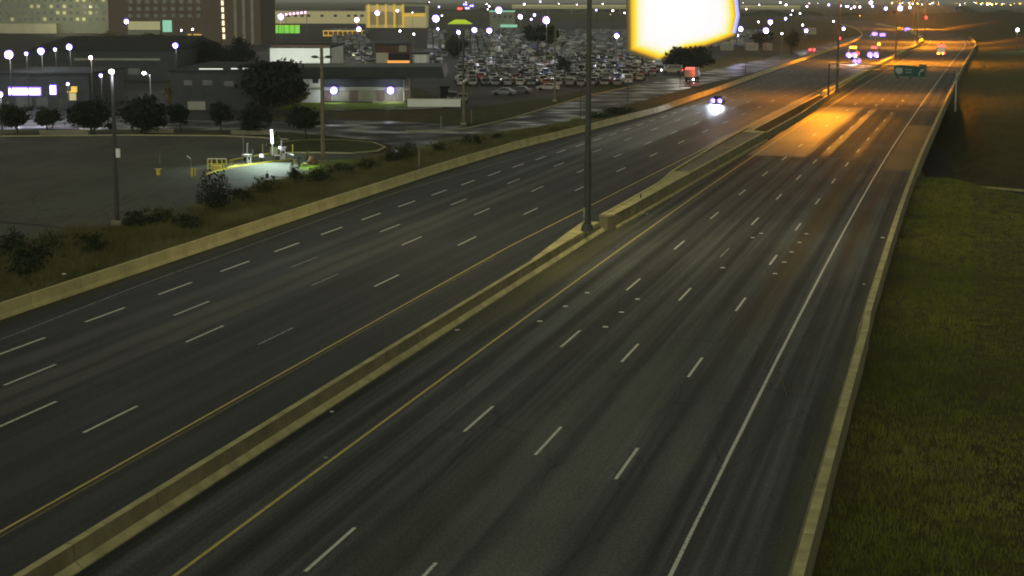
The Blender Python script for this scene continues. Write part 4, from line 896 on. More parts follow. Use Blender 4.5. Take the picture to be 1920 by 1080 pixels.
# ================================================================== VEHICLES
PAINT = {}
for nm, c in {'white':(.46,.46,.45),'silver':(.26,.27,.28),'grey':(.13,.135,.14),'black':(.018,.018,.02),'red':(.25,.03,.025),'blue':(.03,.06,.22),'beige':(.38,.33,.24),'green':(.05,.10,.07)}.items():
    PAINT[nm] = mat('car_paint_'+nm, c, .32, .06, 2, .5)
M['plate'] = mat('lamp_plastic', (.35,.35,.35), .3, .1, 2, .5)
SHAPE = {'sedan':(4.6,1.8,1.45,[(-2.3,.35),(-2.3,.85),(-1.55,.98),(1.05,.95),(2.2,.80),(2.3,.38)],[(-1.55,.96),(-.95,1.43),(.35,1.45),(1.1,.93)]),
         'hatchback':(4.1,1.76,1.5,[(-2.05,.35),(-2.05,.95),(-1.9,1.0),(.95,.97),(1.95,.82),(2.05,.38)],[(-1.98,.98),(-1.6,1.48),(.2,1.5),(1.0,.95)]),
         'suv':(4.7,1.9,1.75,[(-2.35,.42),(-2.35,1.08),(-2.2,1.12),(.95,1.1),(2.2,.98),(2.35,.45)],[(-2.25,1.1),(-1.95,1.72),(.3,1.75),(1.05,1.08)]),
         'van':(5.2,2.0,2.2,[(-2.6,.45),(-2.6,1.15),(-2.5,1.2),(1.75,1.15),(2.5,.95),(2.6,.5)],[(-2.58,1.18),(-2.5,2.15),(1.0,2.2),(1.85,1.13)]),
         'pickup':(5.4,1.95,1.8,[(-2.7,.5),(-2.7,1.1),(-2.65,1.12),(1.1,1.1),(2.55,1.02),(2.7,.5)],[(-.75,1.1),(-.6,1.76),(.55,1.78),(1.2,1.08)])}
def car_meshes(kind, paint):
    Ln, Wd, H, body, cab = SHAPE[kind]; w = Wd/2
    b = MB(); n = len(body)
    # hull with tucked sills and rounded shoulders, then the roofed cabin as one shell on it
    rows = [(-w*.97,.0),(-w,.0),(w,.0),(w*.97,.0)]
    vs = []
    for sx, ins in ((-1,0),(1,0)):
        for (x, z) in body: vs.append((sx*w*(.94 if z < .5 else 1.0)*(.93 if abs(x) > Ln/2-.05 else 1), x, z))
    b.add(vs, [tuple(range(n)), tuple(range(2*n-1, n-1, -1))] + [(i, n+i, n+(i+1) % n, (i+1) % n) for i in range(n)])
    cv = []
    for sx in (-1,1):
        for i, (x, z) in enumerate(cab): cv.append((sx*w*(.95 if i in (0,3) else .78), x, z))
    b.add(cv, [(0,1,2,3),(7,6,5,4),(0,4,5,1),(1,5,6,2),(2,6,7,3)])
    bme = b.mesh('body', PAINT[paint])
    g = MB()
    def lerp(a, c, t): return tuple(a[i]+(c[i]-a[i])*t for i in range(3))
    def quad(p0, p1, p2, p3, m=.12, out=(0,0,0)):
        c = [lerp(p0,p2,.5)]; q = [lerp(p, c[0], m) for p in (p0,p1,p2,p3)]
        g.add([tuple(a[i]+out[i] for i in range(3)) for a in q], [(0,1,2,3)])
    C = cv
    quad(C[0],C[4],C[5],C[1],.14,(0,-.02,.01)); quad(C[2],C[6],C[7],C[3],.12,(0,.02,.012))
    quad(C[0],C[1],C[2],C[3],.14,(-.02,0,.006)); quad(C[4],C[7],C[6],C[5],.14,(.02,0,.006))
    gme = g.mesh('window', M['glass'])
    wr = .33 if kind in ('sedan','hatchback') else .39; ax = Ln*.31
    wh = MB().tube((-.11,0,0),(.11,0,0), wr, wr, 12).mesh('wheel', M['rubber'])
    hl = MB().box(-.2,.2,-.03,.05,-.08,.08).mesh('headlight', M['plate']); 
    tl = MB().box(-.17,.17,-.05,.03,-.1,.1).mesh('tail_light', mat('tail_lens', (.25,.02,.02), .3, .1, 2, .5) if 'tail_lens' not in bpy.data.materials else bpy.data.materials['tail_lens'])
    return dict(body=bme, window=gme, wheel=wh, headlight=hl, tail_light=tl, w=w, L=Ln, wr=wr, ax=ax, hz=body[-2][1]-.14, tz=body[1][1]-.12)
CM = {}
def car(kind, paint, loc, rz, label, group, parts=True, cat='car', name=None):
    key = (kind, paint)
    if key not in CM: CM[key] = car_meshes(kind, paint)
    c = CM[key]; e = empty(name or ('parked_car' if kind not in ('van','pickup') else {'van':'parked_van','pickup':'pickup_truck'}[kind]), loc, rz, label, cat, group)
    link('body', c['body'], e); link('window', c['window'], e)
    if parts:
        for sx in (-1,1):
            for sy in (-1,1): link('wheel', c['wheel'], e, (sx*(c['w']-.1), sy*c['ax'], c['wr']))
            link('headlight', c['headlight'], e, (sx*(c['w']-.32), c['L']/2, c['hz'])); link('tail_light', c['tail_light'], e, (sx*(c['w']-.3), -c['L']/2, c['tz']))
    return e
ORD = ['first','second','third','fourth','fifth','sixth','seventh','eighth','ninth','tenth','eleventh','twelfth','thirteenth','fourteenth','fifteenth','sixteenth','seventeenth','eighteenth','nineteenth','twentieth','twenty-first','twenty-second','twenty-third','twenty-fourth','twenty-fifth','twenty-sixth','twenty-seventh','twenty-eighth']
def pick():
    k = random.choices(['sedan','hatchback','suv','van','pickup'], [40,22,26,7,5])[0]
    c = random.choices(['white','silver','grey','black','red','blue','beige','green'], [13,20,24,26,5,6,4,2])[0]; return k, c
# packed car lot: rows of cars facing the road
ncar = 0
def row_cars(y_px, x0, x1, ri, lotname, gap=2.55, jit=.35, limit=300, skip=.06):
    global ncar
    p = at((x0+x1)/2, y_px); X0, X1 = x_at(x0, y_px, p.y), x_at(x1, y_px, p.y); x = X0; j = 0
    while x < X1:
        if random.random() > skip and ncar < limit:
            k, c = pick(); y = p.y + random.uniform(-1.2,1.2); j += 1; ncar += 1
            rz = (pi if random.random() < .5 else 0) + random.uniform(-.12,.12) + (.25 if ri % 3 == 1 else -.1)
            lb = f'{c} {k}, {ORD[min(j-1,27)]} from left, {ORD[min(ri,27)]} row, {lotname}'
            car(k, c, (x+random.uniform(-jit,jit), y, -.065), rz, lb, f'cars parked in {lotname}', parts=(y_px > 118), cat={'van':'van','pickup':'pickup'}.get(k,'car'))
        x += gap
ri = 0; y = 163.0; Yr = at(1000,163).y
rows = []
while Yr < 640:
    ypx = 1.2 + CAMH*FPX/Yr*1.0; rows.append(ypx); Yr += random.choice([8.2, 8.6, 15.5]) 
for i, ypx in enumerate(rows):
    xl = np.interp(ypx, [70,110,135,160], [874,872,862,866]); xr = np.interp(ypx, [70,105,125,140,160], [1180,1185,1235,1240,1165])
    if ncar < 300: row_cars(ypx, xl, xr, i, 'the packed car lot', skip=.05); last_row = at(1000, ypx).y
left_rows = [122, 112.5, 104, 97]
# the last far rows: too small to pick apart
ncar_l = 0
nsave = ncar; ncar = 0
for i, ypx in enumerate(left_rows): row_cars(ypx, np.interp(ypx,[72,124],[628,640]), np.interp(ypx,[72,124],[690,702]), i, 'lot beside brown-topped shop', limit=60, skip=.1)
ncar = 0
for i, ypx in enumerate([124, 114, 106, 98]): row_cars(ypx, 806, 838 if ypx < 120 else 834, i, 'narrow lot right of pale trailer', limit=40, skip=.1)
far = MB(); farg = MB()
Yr = 430
while Yr < 1050:
    ypx = 1.2 + CAMH*FPX/Yr
    for (a, b_) in ((876,1178),(628,690),(806,836),(1340,1440)):
        if a > 1300 and ypx > 86: continue
        if a == 876 and Yr < last_row + 6: continue
        if a in (628,806) and Yr < 650: continue
        x = x_at(a, ypx, Yr)
        while x < x_at(b_, ypx, Yr):
            if random.random() > .12:
                dx = random.uniform(-.3,.3)
                far.prism([(x+dx-.9,Yr-2.2,.3),(x+dx-.9,Yr-2.2,.9),(x+dx-.85,Yr-1.2,1.0),(x+dx-.75,Yr-.6,1.45),(x+dx-.75,Yr+1.2,1.45),(x+dx-.85,Yr+2.1,.9),(x+dx-.9,Yr+2.2,.3)], (1.75,0,0))
            x += 2.7
    Yr += random.choice([8.5, 9, 15])
me = far.mesh('parked_cars', PAINT['white'])
for nm in ('silver','grey','black','beige','blue'): me.materials.append(PAINT[nm])
pc = len(me.polygons)//9; me.polygons.foreach_set('material_index', np.repeat(rng.choice(6, pc, p=[.07,.14,.30,.40,.04,.05]), 9).astype(np.int32)) if pc*9 == len(me.polygons) else None
tag(link('parked_cars', me), 'furthest rows of parked cars fading into the far yard lights', None, None, 'stuff')
# cars along the verge and by the low office
for (x, y, k, c, rz, lb) in [(848,190,'suv','black',pi,'dark suv nose-on just right of the green cabinet'),(868,191,'hatchback','grey',pi,'grey hatchback behind the wooden utility post'),(945,178,'sedan','silver',1.35,'lone silver sedan on the dark verge below the front row'),(975,175,'sedan','grey',1.35,'lone grey sedan on the verge, middle of three side-on'),(1028,169,'sedan','white',1.3,'lone white sedan on the verge, rightmost of three side-on'),(818,128,'sedan','white',1.5,'large white sedan side-on above the office roof'),(700,122,'suv','beige',1.2,'beige suv beside the brown-topped shop')]:
    q = at(x, y); car(k, c, (q.x,q.y,-.06), rz, lb, None)
def emis(e, name, m, spots, r=.13, sq=(1,.5,1)):
    for (x, y, z) in spots: MB().ball((x,y,z), r, 10, 6, sq).build(name, m, e)
def drive(px, py, label, kind, paint, toward=True, lights=True, spot=0, r=.2, name='car'):
    p = at(px, py); s, d = road_inv(p.x, p.y); h = heading(s); rz = -h + (pi if toward else 0)
    e = car(kind, paint, (p.x, p.y, 0), rz, label, 'vehicles on the highway', True, 'car', name)
    c = CM[(kind, paint)]
    if toward:
        emis(e, 'lit_headlight', M['head_light'], [(sx*(c['w']-.3), c['L']/2+.08, c['hz']) for sx in (-1,1)], r)
        emis(e, 'headlight_fringe', M['violet'], [(sx*(c['w']-.3)+.05, c['L']/2+.02, c['hz']+.05) for sx in (-1,1)], r*1.55)
        if spot:
            f = Vector((-math.sin(rz), math.cos(rz), 0)); l = Vector((math.cos(rz), math.sin(rz), 0))
            for sx in (-1,1):
                o = p + f*(c['L']/2+.5) + l*sx*(c['w']-.3) + Vector((0,0,c['hz'])); lamp('SPOT', o, spot, (.72,.82,1), .1, o + f*60 - Vector((0,0,1.2)), 62, 1.0)
    else:
        emis(e, 'lit_tail_light', M['red_light'], [(sx*(c['w']-.3), -c['L']/2-.08, c['tz']) for sx in (-1,1)], r)
    return e
drive(1347, 195, 'dark sedan with blazing headlights coming down the wide carriageway', 'sedan', 'black', True, spot=5200, r=.26)
drive(1608, 119, 'small car with violet headlights ahead of the amber-lit truck', 'hatchback', 'grey', True, spot=9000, r=.36)
drive(1640, 66, 'far car with violet headlights, left of a pair', 'sedan', 'grey', True, spot=9000, r=.62); drive(1655, 68, 'far car with violet headlights, right of a pair', 'sedan', 'silver', True, r=.62)
drive(1701, 58, 'distant car with one violet glare near the orange curve', 'suv', 'black', True, spot=9000, r=.7)
drive(1524, 98, 'car with a red glare on the frontage road', 'suv', 'black', False, r=.42)
def truck(px, py, label, toward, box, cabp, L=11.0, H=3.9, name='truck', wd=2.5, off=0):
    p = at(px, py); s, d = road_inv(p.x, p.y); rz = -heading(s) + (pi if toward else 0) + off
    e = empty(name, (p.x,p.y,0), rz, label, 'truck', 'vehicles on the highway'); w = wd/2
    MB().box(-w,w,-L/2,L/2-2.6,1.1,H).build('cargo_box', box, e)
    cb = MB().prism([(-w*.96,L/2-2.35,.5),(-w*.96,L/2-2.35,3.0),(-w*.96,L/2-.9,3.05),(-w*.96,L/2-.35,1.75),(-w*.96,L/2,1.65),(-w*.96,L/2,.5)], (wd*.96,0,0)).build('cab', cabp, e)
    MB().add([(-w*.84,L/2-.83,2.95),(w*.84,L/2-.83,2.95),(w*.84,L/2-.36,1.85),(-w*.84,L/2-.36,1.85)], [(0,1,2,3)]).build('windscreen', M['glass'], cb)
    MB().box(-w*.5,w*.5,-L/2+.2,L/2-.6,.65,1.08).build('chassis', M['dark_steel'], e)
    for yy in (-L/2+1.0, -L/2+2.2, L/2-1.3):
        for sx in (-1,1): MB().tube((sx*(w-.3),yy,.5),(sx*w,yy,.5),.5,.5,14).build('wheel', M['rubber'], e)
    return e, p, w, L, H
e, p, w, L, H = truck(1600, 109, 'oncoming truck with amber roof lights and violet headlights', True, M['wall_grey'], PAINT['white'])
emis(e, 'roof_light', M['amber_light'], [(x*.75-.2, L/2-1.2, 3.55) for x in (-1,0,1)], .34); emis(e, 'lit_headlight', M['head_light'], [(sx*.95, L/2+.1, 1.0) for sx in (-1,1)], .5); emis(e, 'headlight_fringe', M['violet'], [(sx*.95+.2, L/2, 1.15) for sx in (-1,1)], .78); emis(e, 'marker_light', M['red_light'], [(-1.6, L/2-3, 1.6)], .45)
e, p, w, L, H = truck(1640, 109, 'second oncoming truck with a red roof light and violet headlights', True, M['wall_grey'], PAINT['grey'])
emis(e, 'roof_light', M['red_light'], [(x*.5, L/2-1.2, 3.5) for x in (-1,0,1)], .3); emis(e, 'lit_headlight', M['head_light'], [(sx*.95, L/2+.1, 1.0) for sx in (-1,1)], .5); emis(e, 'headlight_fringe', M['violet'], [(sx*.95+.2, L/2, 1.2) for sx in (-1,1)], .85); emis(e, 'beacon', M['amber_light'], [(-.9, -L/2+1, 4.3)], .5)
e, p, w, L, H = truck(1765, 105, 'white box truck driving away with red lights along its roof and bumper', False, M['wall_white'], PAINT['white'], 9, 3.6)
emis(e, 'roof_marker_light', M['red_light'], [(x*.42, -L/2-.08, 3.55) for x in (-2,-1,0,1,2)], .26); emis(e, 'lit_tail_light', M['amber_light'], [(-1.0,-L/2-.08,.95),(-.6,-L/2-.08,.95),(.6,-L/2-.08,.95)], .3); emis(e, 'brake_light', M['red_light'], [(1.0,-L/2-.08,1.0)], .3)
e, p, w, L, H = truck(1298, 152, 'boxy truck with red lights high on its rear on the wet frontage road', False, M['wall_cream'], PAINT['red'], 7, 3.1, wd=2.3)
emis(e, 'roof_marker_light', M['red_light'], [(x*.7,-L/2-.06,2.95) for x in (-1,0,1)], .24); emis(e, 'plate_light', M['head_light'], [(.85,-L/2-.06,.55)], .15)
for i in range(2): MB().box(-1.05+i*1.08,-.03+i*1.08,-L/2-.05,-L/2-.004,1.2,2.7).build('rear_door', M['wall_grey'], e)
lamp('POINT', (p.x, p.y-L/2-1.0, 2.0), 110, (1,.06,.04), .3)
q = at(1260, 138); e = car('van', 'beige', (q.x,q.y,0), 1.45, 'pale long van standing side-on left of the red-lit truck', None, True, 'van'); emis(e, 'lit_headlight', M['head_light'], [(-.8,2.65,.9)], .18); emis(e, 'lit_tail_light', M['red_light'], [(.8,-2.65,.9)], .16)
# emergency vehicles far off
for (x, y, g, lb) in [(862,16,'red_light','far emergency vehicle flashing red'),(876,15,'blue_bulb','far emergency vehicle flashing blue below the violet glare'),(884,10,'blue_bulb','far emergency vehicle with the widest violet glare'),(872,7,'blue_bulb','far emergency vehicle on the left of the violet glare')]:
    q = at(x, y+3); k = mpp(q.y); e = car('suv', 'white', q, .4, lb, 'far flashing emergency vehicles', False, 'vehicle', 'emergency_vehicle'); emis(e, 'beacon', M[g], [(-2*k,0,1.7+k),(2.4*k,0,1.7+k)], 2.0*k, (1,1,1))
# traffic lights
for (x, yb, yl_, lb) in [(1573,84,72,'red traffic light at the end of the frontage road'),(1735,52,33,'far red traffic light over the orange curve')]:
    q = at(x, yb); e = empty('traffic_light', q, 0, lb, 'traffic light'); z = z_at(x, yl_, q); k = mpp(q.y)
    MB().tube((0,.4,-.1),(0,.4,z),.14).build('pole', M['dark_steel'], e); MB().box(-.3,.3,-.15,.3,z-1.3,z+.6).build('housing', M['dark_steel'], e); MB().ball((0,-.3,z),2.6*k,10,6).build('red_lens', M['red_light'], e)

# ================================================================== GANTRY SIGN
pl, pr = at(1553, 179, .9), at(1791, 206, -.2)
pl = at(1553,179,.9); e = empty('sign_gantry', ((pl.x+pr.x)/2, (pl.y+pr.y)/2, 0), 0, 'overhead sign gantry spanning the lanes just past the bridge', 'gantry'); o = e.location
zl, zr = z_at(1553,121,pl), z_at(1799,134,pr)
zt = (zl+zr)/2
MB().tube(pl-o, Vector((pl.x,pl.y,zt+.2))-o, .2, .16, 10).build('post', M['dark_steel'], e); MB().tube(pr-o-Vector((0,0,.3)), Vector((pr.x,pr.y,zt+.2))-o, .2, .16, 10).build('post', M['steel'], e)
A, B = Vector((pl.x,pl.y,zt)), Vector((pr.x,pr.y,zt)); tr = MB(); dv = B-A
for dz in (-.45,.45): MB().tube(A-o+Vector((0,0,dz)), B-o+Vector((0,0,dz)), .07).build('truss_chord', M['steel'], e)
for i in range(16): tr.tube(A+dv*(i/16)-o+Vector((0,0,-.45 if i % 2 else .45)), A+dv*((i+1)/16)-o+Vector((0,0,.45 if i % 2 else -.45)), .04, n=5)
tr.build('truss_web', M['steel'], e)['kind'] = 'stuff'
M['sign_green'] = mat('sign_green', (.012,.065,.045), .5, .1, 2, .4); M['sign_pale'] = mat('sign_lettering', (.34,.37,.34), .5, .1, 3, .4); M['sign_edge'] = mat('sign_border', (.25,.34,.3), .5, .1, 3, .4)
t0 = (1678-1553)/(1799-1553); t1 = (1738-1553)/(1799-1553)
# true positions along the span
def along(px): 
    best = min(range(401), key=lambda i: abs((lambda q: 960+FPX*q.x/(q.y*math.cos(PITCH)+(CAMH-q.z)*math.sin(PITCH)) - px)(A+dv*(i/400)))); return A+dv*(best/400)
S0, S1 = along(1678), along(1737); ctr = (S0+S1)/2; wS = (S1-S0).length; ang = math.atan2(dv.y, dv.x)
zS0 = z_at(1707,144.5,ctr); zS1 = z_at(1707,123,ctr); hS = zS1-zS0
g = empty('sign_panel', (ctr-o)+Vector((0,0,(zS0+zS1)/2-ctr.z)), ang); g.parent = e; bpy.data.objects.remove(g)
def onsign(name, pts_, off, m, thick=.02):
    """polygon on the sign face, u right and v up in metres from its centre"""
    R_ = Matrix.Rotation(ang, 3, 'Z'); c = ctr-o; zc = (zS0+zS1)/2 - o.z
    P = [R_ @ Vector((u, -.3-off, v)) + Vector((c.x, c.y, zc)) for u, v in pts_]
    return MB().prism(P, R_ @ Vector((0, thick, 0))).build(name, m, e)
hw, hh = wS/2, hS/2
def rct(u0,u1,v0,v1): return [(u0*hw,v0*hh),(u1*hw,v0*hh),(u1*hw,v1*hh),(u0*hw,v1*hh)]
sp = onsign('sign_board', rct(-1,1,-1,1), 0, M['sign_green'], .12)
for r_ in (rct(-1,1,.95,1),rct(-1,1,-1,-.95),rct(-1,-.985,-.95,.95),rct(.985,1,-.95,.95)): onsign('border', r_, .012, M['sign_edge'], .01)
onsign('exit_tab', rct(.55,1,1.02,1.3), 0, M['sign_green'], .12)
sh = [(-.90,.42),(-.84,.56),(-.52,.56),(-.46,.42),(-.46,-.2),(-.56,-.42),(-.68,-.52),(-.80,-.42),(-.90,-.2)]
onsign('route_shield', [(u*hw,v*hh) for u, v in sh], .014, M['sign_pale'], .012)
onsign('arrow_shaft', [(u*hw,v*hh) for u, v in [(.55,-.7),(.62,-.7),(.64,-.2),(.78,.25),(.72,.36),(.58,-.1)]], .014, M['sign_pale'], .012)
onsign('arrow_head', [(u*hw,v*hh) for u, v in [(.62,.38),(.88,.58),(.86,.02)]], .0145, M['sign_pale'], .012)
for row, (u0, u1) in ((.32,(-.3,.14)),(-.18,(-.26,.1))):
    u = u0
    while u < u1: onsign('letter_block', rct(u, u+.05, row-.13, row+.13), .013, M['sign_edge'], .01); u += .075
for u in (-.7, .1): onsign('sign_light_arm', rct(u, u+.03, -1.25, -1.0), .5, M['dark_steel'], .5)

# ================================================================== GATE ISLAND
M['cab_grey'] = mat('grey_cabinet_paint', (.28,.29,.28), .5, .1, 2, .4); M['cab_white'] = mat('white_kiosk_paint', (.75,.76,.8), .5, .05, 2, .4); M['yellow_steel'] = mat('yellow_steel', (.62,.52,.05), .5, .1, 2, .4)
M['planter'] = mat('green_planter', (.30,.34,.17), .8, .2, 1, .2); M['rock'] = mat('brown_rock', (.14,.09,.06), .95, .3, 2, .1, bump=.4)
tag(patch('gate_pavement', [(392,322),(430,304),(470,297),(545,286),(570,288),(600,300),(560,318),(520,344),(450,352),(420,345)], .0, mat('concrete_apron', (.10,.101,.08), .8, .2, .5, .1)), 'pale concrete apron at the parking gate', kind='structure')
tag(ribbon('kerb', [(386,328),(412,320),(446,312),(490,306),(530,302),(548,299)], .3, .14, .0, M['kerb_yellow']), 'long yellow kerb along the near side of the gate island', kind='structure')
tag(ribbon('kerb', [(424,304),(440,300),(456,297),(480,293),(512,288)], .3, .14, .0, M['kerb_yellow']), 'yellow kerb along the far side of the gate island', kind='structure')
def kb(name, px, py, w_, ytop, m, label, cat, d_=.6, top=None, parts=()):
    p = at(px, py); k = mpp(p.y); H = z_at(px, ytop, p); e = empty(name, p, 0, label, cat)
    MB().box(-w_*k/2, w_*k/2, -d_/2, d_/2, -.02, H).build('body', m, e)
    if top: MB().box(-w_*k/2-.12, w_*k/2+.12, -d_/2-.1, d_/2+.1, H+.002, H+.1).build('top', top, e)
    for (nm, x0, x1, y0, y1, mm) in parts: MB().box((x0-px)*k, (x1-px)*k, -d_/2-.05, -d_/2-.003, z_at(px,y1,p), z_at(px,y0,p)).build(nm, mm, e)
    return e, p, k
kb('ticket_machine', 461, 309, 8, 291, M['cab_grey'], 'grey ticket machine with a white top on the gate island', 'machine', .7, M['cab_white'], [('panel',458,463,295,302,M['glass']),('slot',459,464,303,305,M['dark_steel'])])
kb('ticket_machine', 468, 307, 5, 291, M['cab_white'], 'white ticket machine beside the grey one', 'machine', .5, M['cab_grey'], [('panel',466.5,469.5,294,299,M['glass'])])
kb('card_reader', 491, 305, 5, 295, M['dark_steel'], 'dark card reader with a glaring white head', 'machine', .5, M['cab_white'], [('lit_head',488,494,288.5,295,glow('lit_reader_head', (.85,.82,1), .9))])
e, p, k = kb('pay_kiosk', 530.5, 300, 9, 277, M['cab_white'], 'tall white pay kiosk glaring under the gate light', 'kiosk', .8, M['cab_white'], [('panel',527,530,283,291,M['cab_grey']),('screen',531,534,282,287,M['glass'])])
MB().ball(((526-530.5)*k, -.5, z_at(526,276,p)), 2.6*k, 10, 7).build('dome_light', glow('white_dome', (.9,.88,1), 1.2), e)
kb('control_cabinet', 520, 301, 6, 292, M['dark_steel'], 'small black cabinet left of the white pay kiosk', 'cabinet', .5, M['cab_white'])
kb('waste_bin', 425, 316, 5, 302, M['dark_steel'], 'black bin at the left end of the gate island', 'bin', .5, M['rubber'])
kb('waste_bin', 561, 312, 4, 296, M['dark_steel'], 'slim black bin right of the gate barrier', 'bin', .4, M['rubber'])
e, p, k = kb('planter', 514.5, 289, 14, 276, M['planter'], 'slatted greenish planter with a shrub behind the pay kiosk', 'planter', .9, None)
for i in range(5): MB().box((-7+i*2.9)*k, (-5+i*2.9)*k, -.5, -.453, .02, z_at(514,277,p)).build('slat', M['kerb'], e)
H = z_at(514,276,p); P, nr = crown_pts(320, .8, .5, .9, H+.55, 5); link('foliage', leaf_mesh('foliage', P, nr, rng.uniform(.08,.2,320), [M['leaf'],M['leaf_olive']]), e)['kind'] = 'stuff'
# poles on the island
for (x, yb, yt, r, m, lb) in [(464,308,270,.07,'steel','pale pole rising beside the white ticket machine'),(457,302,248,.06,'steel','tall thin grey pole at the far left ticket machine'),(474,303,281,.08,'steel','short pale pole right of the ticket machines'),(493,303,271,.07,'kerb','pale pole above the dark card reader'),(528,296,265,.09,'cab_white','glaring thin pole above the pay kiosk'),(548,308,296,.06,'dark_steel','dark short post at the end of the gate arm'),(513,302,293,.06,'dark_steel','dark short post left of the black cabinet'),(549,290,272,.06,'yellow_steel','thin yellowish post right of the pay kiosk'),(300,308,290,.05,'steel','thin stub post on the dark lot left of the gate')]:
    small_post(x, yb, yt, r, lb, M[m], 'post')
e, p, k = (lambda p: (empty('glaring_gate_pole', p, 0, 'glaring white pole over the gate island', 'lamp'), p, mpp(p.y)))(at(511, 291)); z = z_at(511,243,p)
MB().tube((0,0,-.1),(0,0,z-1.6),.09).build('pole', M['cab_white'], e); MB().tube((0,0,z-1.6),(-.08,0,z),.13).build('glaring_pole_top', glow('pole_glare', (.95,.97,1), 2.2), e)  # pole top emits, standing for the overexposed glare on it
lamp('POINT', (p.x+.9, p.y-1.8, z+.6), 230, (.75,.96,.88), .25)
q = at(512, 307); lamp('SPOT', (q.x, q.y, 5.4), 8500, (.74,.97,.88), .25, at(500,313), 120, 1.0)
e = empty('boom_barrier', at(548,301), 0, 'white lowered boom barrier right of the pay kiosk', 'barrier'); a, b_ = at(534,302), at(552,308); o = e.location
MB().tube(Vector((a.x,a.y,1.0))-o, Vector((b_.x,b_.y,.95))-o, .06).build('arm', M['cab_white'], e); MB().tube(Vector((b_.x,b_.y,0))-o, Vector((b_.x,b_.y,.95))-o, .06).build('rest_post', M['dark_steel'], e)
# yellow barrier cart
e = empty('gate_guard_rail', at(407,318), 0, 'yellow steel guard rail frame at the left end of the gate island', 'rail'); o = e.location; q = at(407,318); k = mpp(q.y)
for x in (-17,-10,0,9,17): MB().tube((x*k,random.uniform(-.6,.6),-.02),(x*k,0,1.15),.07).build('post', M['yellow_steel'], e)
for z in (.6,1.15): MB().tube((-17*k,0,z),(17*k,0,z),.05).build('rail', M['yellow_steel'] if z < 1 else M['cab_white'], e)
MB().box(-8*k,8*k,-.3,.5,.02,.45).build('base_box', M['yellow_steel'], e)
for (x, yb, yt, r, lb) in [(297,328,317,.2,'short yellow bollard alone on the dark lot'),(360,331,316,.1,'left one of two thin yellow bollards before the gate'),(366,330,316,.1,'right one of two thin yellow bollards before the gate'),(552,308,300,.09,'yellow bollard by the gate arm'),(437,313,304,.1,'yellow bollard next to the black bin')]:
    small_post(x, yb, yt, r, lb, M['yellow_steel'], 'bollard', cat='bollard')
q = at(358, 318); e = empty('camera_pole', q, 0, 'thin bent camera pole by the yellow bollards', 'pole'); z = z_at(358,292,q); MB().tube((0,0,-.05),(0,0,z*.8),.04).build('pole', M['steel'], e); MB().tube((0,0,z*.8),(-.4,0,z),.05).build('camera_head', M['cab_white'], e)
q = at(501,337); e = empty('pavement_sign', q, 0, 'small dark sign board standing on the lit apron', 'sign'); k = mpp(q.y); MB().box(-3.2*k,3.2*k,-.04,.04,.15,.62).build('board', M['roof_green'], e); MB().tube((0,.06,-.02),(0,.06,.95),.03).build('stake', M['dark_steel'], e)
# boulder and yellow-green plant
q = at(586,309); e = empty('boulder', q, 0, 'brown boulder beside the yellow-green plant', 'rock'); bm = bmesh.new(); bmesh.ops.create_icosphere(bm, subdivisions=3, radius=.62)
for v in bm.verts: v.co *= 1+.18*math.sin(v.co.x*5+v.co.z*4)*math.cos(v.co.y*4.3); v.co.z = v.co.z*.85+.38
me = bpy.data.meshes.new('stone'); bm.to_mesh(me); bm.free(); me.materials.append(M['rock']); link('stone', me, e)
shrub(577,308,11,30,'upright yellow-green plant beside the boulder', [M['leaf_olive'],M['leaf_yellow']], 420, 'plant', True, None)
kb('kerb_block', 572, 311, 7, 308.5, M['kerb'], 'flat pale block at the foot of the yellow-green plant', 'block', .4, M['kerb'])
# benches of concrete along the verge
for (x0, x1, y, lb) in [(434,515,252,'long pale low wall along the verge behind the gate island'),(280,325,249,'short low wall under the big street tree'),(75,165,252,'long low wall under the leftmost street trees')]:
    q = at((x0+x1)/2, y); k = mpp(q.y); e = empty('low_wall', q, 0, lb, 'wall'); MB().box(-(x1-x0)*k/2,(x1-x0)*k/2,-.2,.2,-.05,.42).build('wall', M['concrete_grey'], e); MB().box(-(x1-x0)*k/2-.05,(x1-x0)*k/2+.05,-.25,.25,.421,.5).build('coping', M['kerb'], e)

# ================================================================== SMALL THINGS ON THE ROAD
MG = 'small white road studs in the lanes'
for (x, y, lb) in [(1012,603,'lowest white stud in the first lane'),(1060,575,'middle white stud in the first lane'),(1101,549.5,'upper white stud in the first lane'),(1135,613.5,'lowest white stud in the second lane'),(1165,586,'middle white stud in the second lane'),(1195,561.5,'upper white stud in the second lane'),(1453,513.5,'lowest white stud beside the brown worn track'),(1470,492,'second lowest white stud beside the brown worn track'),(1484,473,'middle white stud beside the brown worn track'),(1499,455,'second highest white stud beside the brown worn track'),(1512,439,'highest white stud beside the brown worn track'),(1355,502.5,'faint white stud in the middle lane'),(1411,446,'fainter upper white stud in the middle lane'),(1427,438,'pale stud next to the fainter one')]:
    q = at(x, y, .0); h = heading(road_inv(q.x,q.y)[0]); mb = MB(); mb.prism([(-.16,-.09,.006),(.16,-.09,.006),(.12,.09,.03),(-.12,.09,.03)], (0,0,.02)); o = mb.build('road_stud', M['white_paint'], None, q, 0); tag(o, lb, 'road stud', MG)
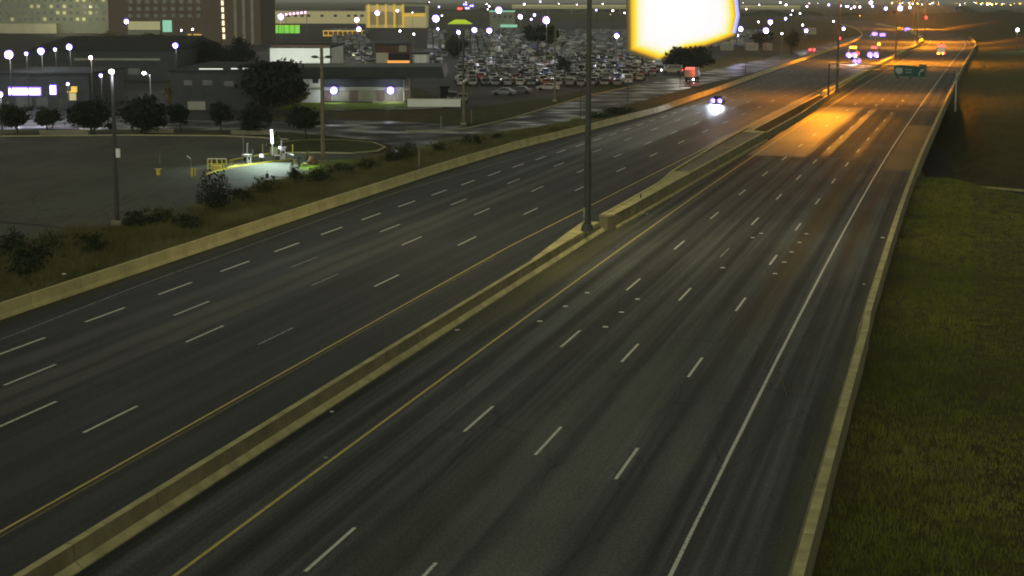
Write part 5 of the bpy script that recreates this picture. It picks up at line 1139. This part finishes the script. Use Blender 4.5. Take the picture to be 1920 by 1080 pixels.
for (x, y, sx, lb) in [(857,619,.30,'crumpled white scrap lying at the foot of the brown median barrier'),(1655,446,.34,'white scrap lying on the outer shoulder'),(120,514,.3,'white scrap caught in the weeds by the pale barrier'),(622,772,.2,'small pale scrap near the flare of the median barrier'),(610,858,.22,'thin pale scrap left of the yellow line'),(1620,533,.2,'small pale scrap by the outer barrier'),(1213,401,.24,'pale scrap beside the wide median wall')]:
    q = at(x, y, 0.01 if y != 514 else .5); bm = bmesh.new(); bmesh.ops.create_icosphere(bm, subdivisions=2, radius=sx/2)
    for v in bm.verts: v.co *= random.uniform(.7,1.2); v.co.z = abs(v.co.z)*.35
    me = bpy.data.meshes.new('litter_scrap'); bm.to_mesh(me); bm.free(); me.materials.append(M['white_paint'] if x != 610 else M['worn_paint']); tag(link('litter_scrap', me, None, q), lb, 'litter')
# traffic cable lying on the shoulder
mb = MB(); pts = [at(1458,703,.02), at(1466,715,.02), at(1471,728,.02), at(1475,742,.02)]
for a, b_ in zip(pts, pts[1:]): mb.tube(a, b_, .02, n=5)
tag(mb.build('cable', M['old_yellow']), 'thin curved cable lying on the outer shoulder', 'cable')

# ================================================================== NIGHT HAZE
def haze(density):
    m = bpy.data.materials.new('haze_air'); m.use_nodes = True; t = m.node_tree; t.nodes.clear()
    v = t.nodes.new('ShaderNodeVolumePrincipled'); v.inputs['Color'].default_value = (.9,.9,.88,1); v.inputs['Density'].default_value = density; v.inputs['Anisotropy'].default_value = .2
    o = t.nodes.new('ShaderNodeOutputMaterial'); t.links.new(v.outputs[0], o.inputs['Volume'])
    top = max([CAMH] + [(ob.matrix_world @ Vector(c)).z for ob in bpy.data.objects if ob.type == 'MESH' for c in ob.bound_box]) + 4
    b = MB().box(-9500, 9500, -400, 17500, -7.5, top); tag(b.build('haze', m), 'thin night haze over the whole district', None, None, 'stuff')
bpy.context.view_layer.update()
haze(1.1e-4)

# casting joints and streaks on the barriers
def joints(owner, df, prof, s0, s1, step):
    mb = MB(); s = s0
    while s < s1:
        for (o0, z0), (o1, z1) in zip(prof, prof[1:]):
            dx, dz = o1-o0, z1-z0; ln = math.hypot(dx, dz); nx_, nz_ = dz/ln*.004, -dx/ln*.004
            w = .035
            mb.add([RD(s, df(s)+o0+nx_, z0+nz_), RD(s+w, df(s)+o0+nx_, z0+nz_), RD(s+w, df(s)+o1+nx_, z1+nz_), RD(s, df(s)+o1+nx_, z1+nz_)], [(0,1,2,3)])
        s += step
    tag(mb.build('joint', M['dark_steel'], owner), None, None, None, 'stuff')
bars = {o.get('label','')[:22]: o for o in bpy.data.objects if o.name.startswith('concrete_barrier')}
for k_, o in bars.items():
    if k_.startswith('long pale'): joints(o, d_sh, [(.12,.06),(0,.28),(-.08,.86),(-.30,.86)], 60, 420, 6.1)
    if k_.startswith('narrow median'): joints(o, lambda s: -25.75, [(.012,.062),(-.195,.27),(-.215,.27),(-.27,.80)], 30, 130, 6.1); joints(o, lambda s: -25.75, [(-.26,.834),(-.54,.834)], 30, 112, 6.1)
    if k_.startswith('concrete barrier betwe'): joints(o, rb, [(.06,1.04),(-.31,1.04)], 30, 300, 6.1)
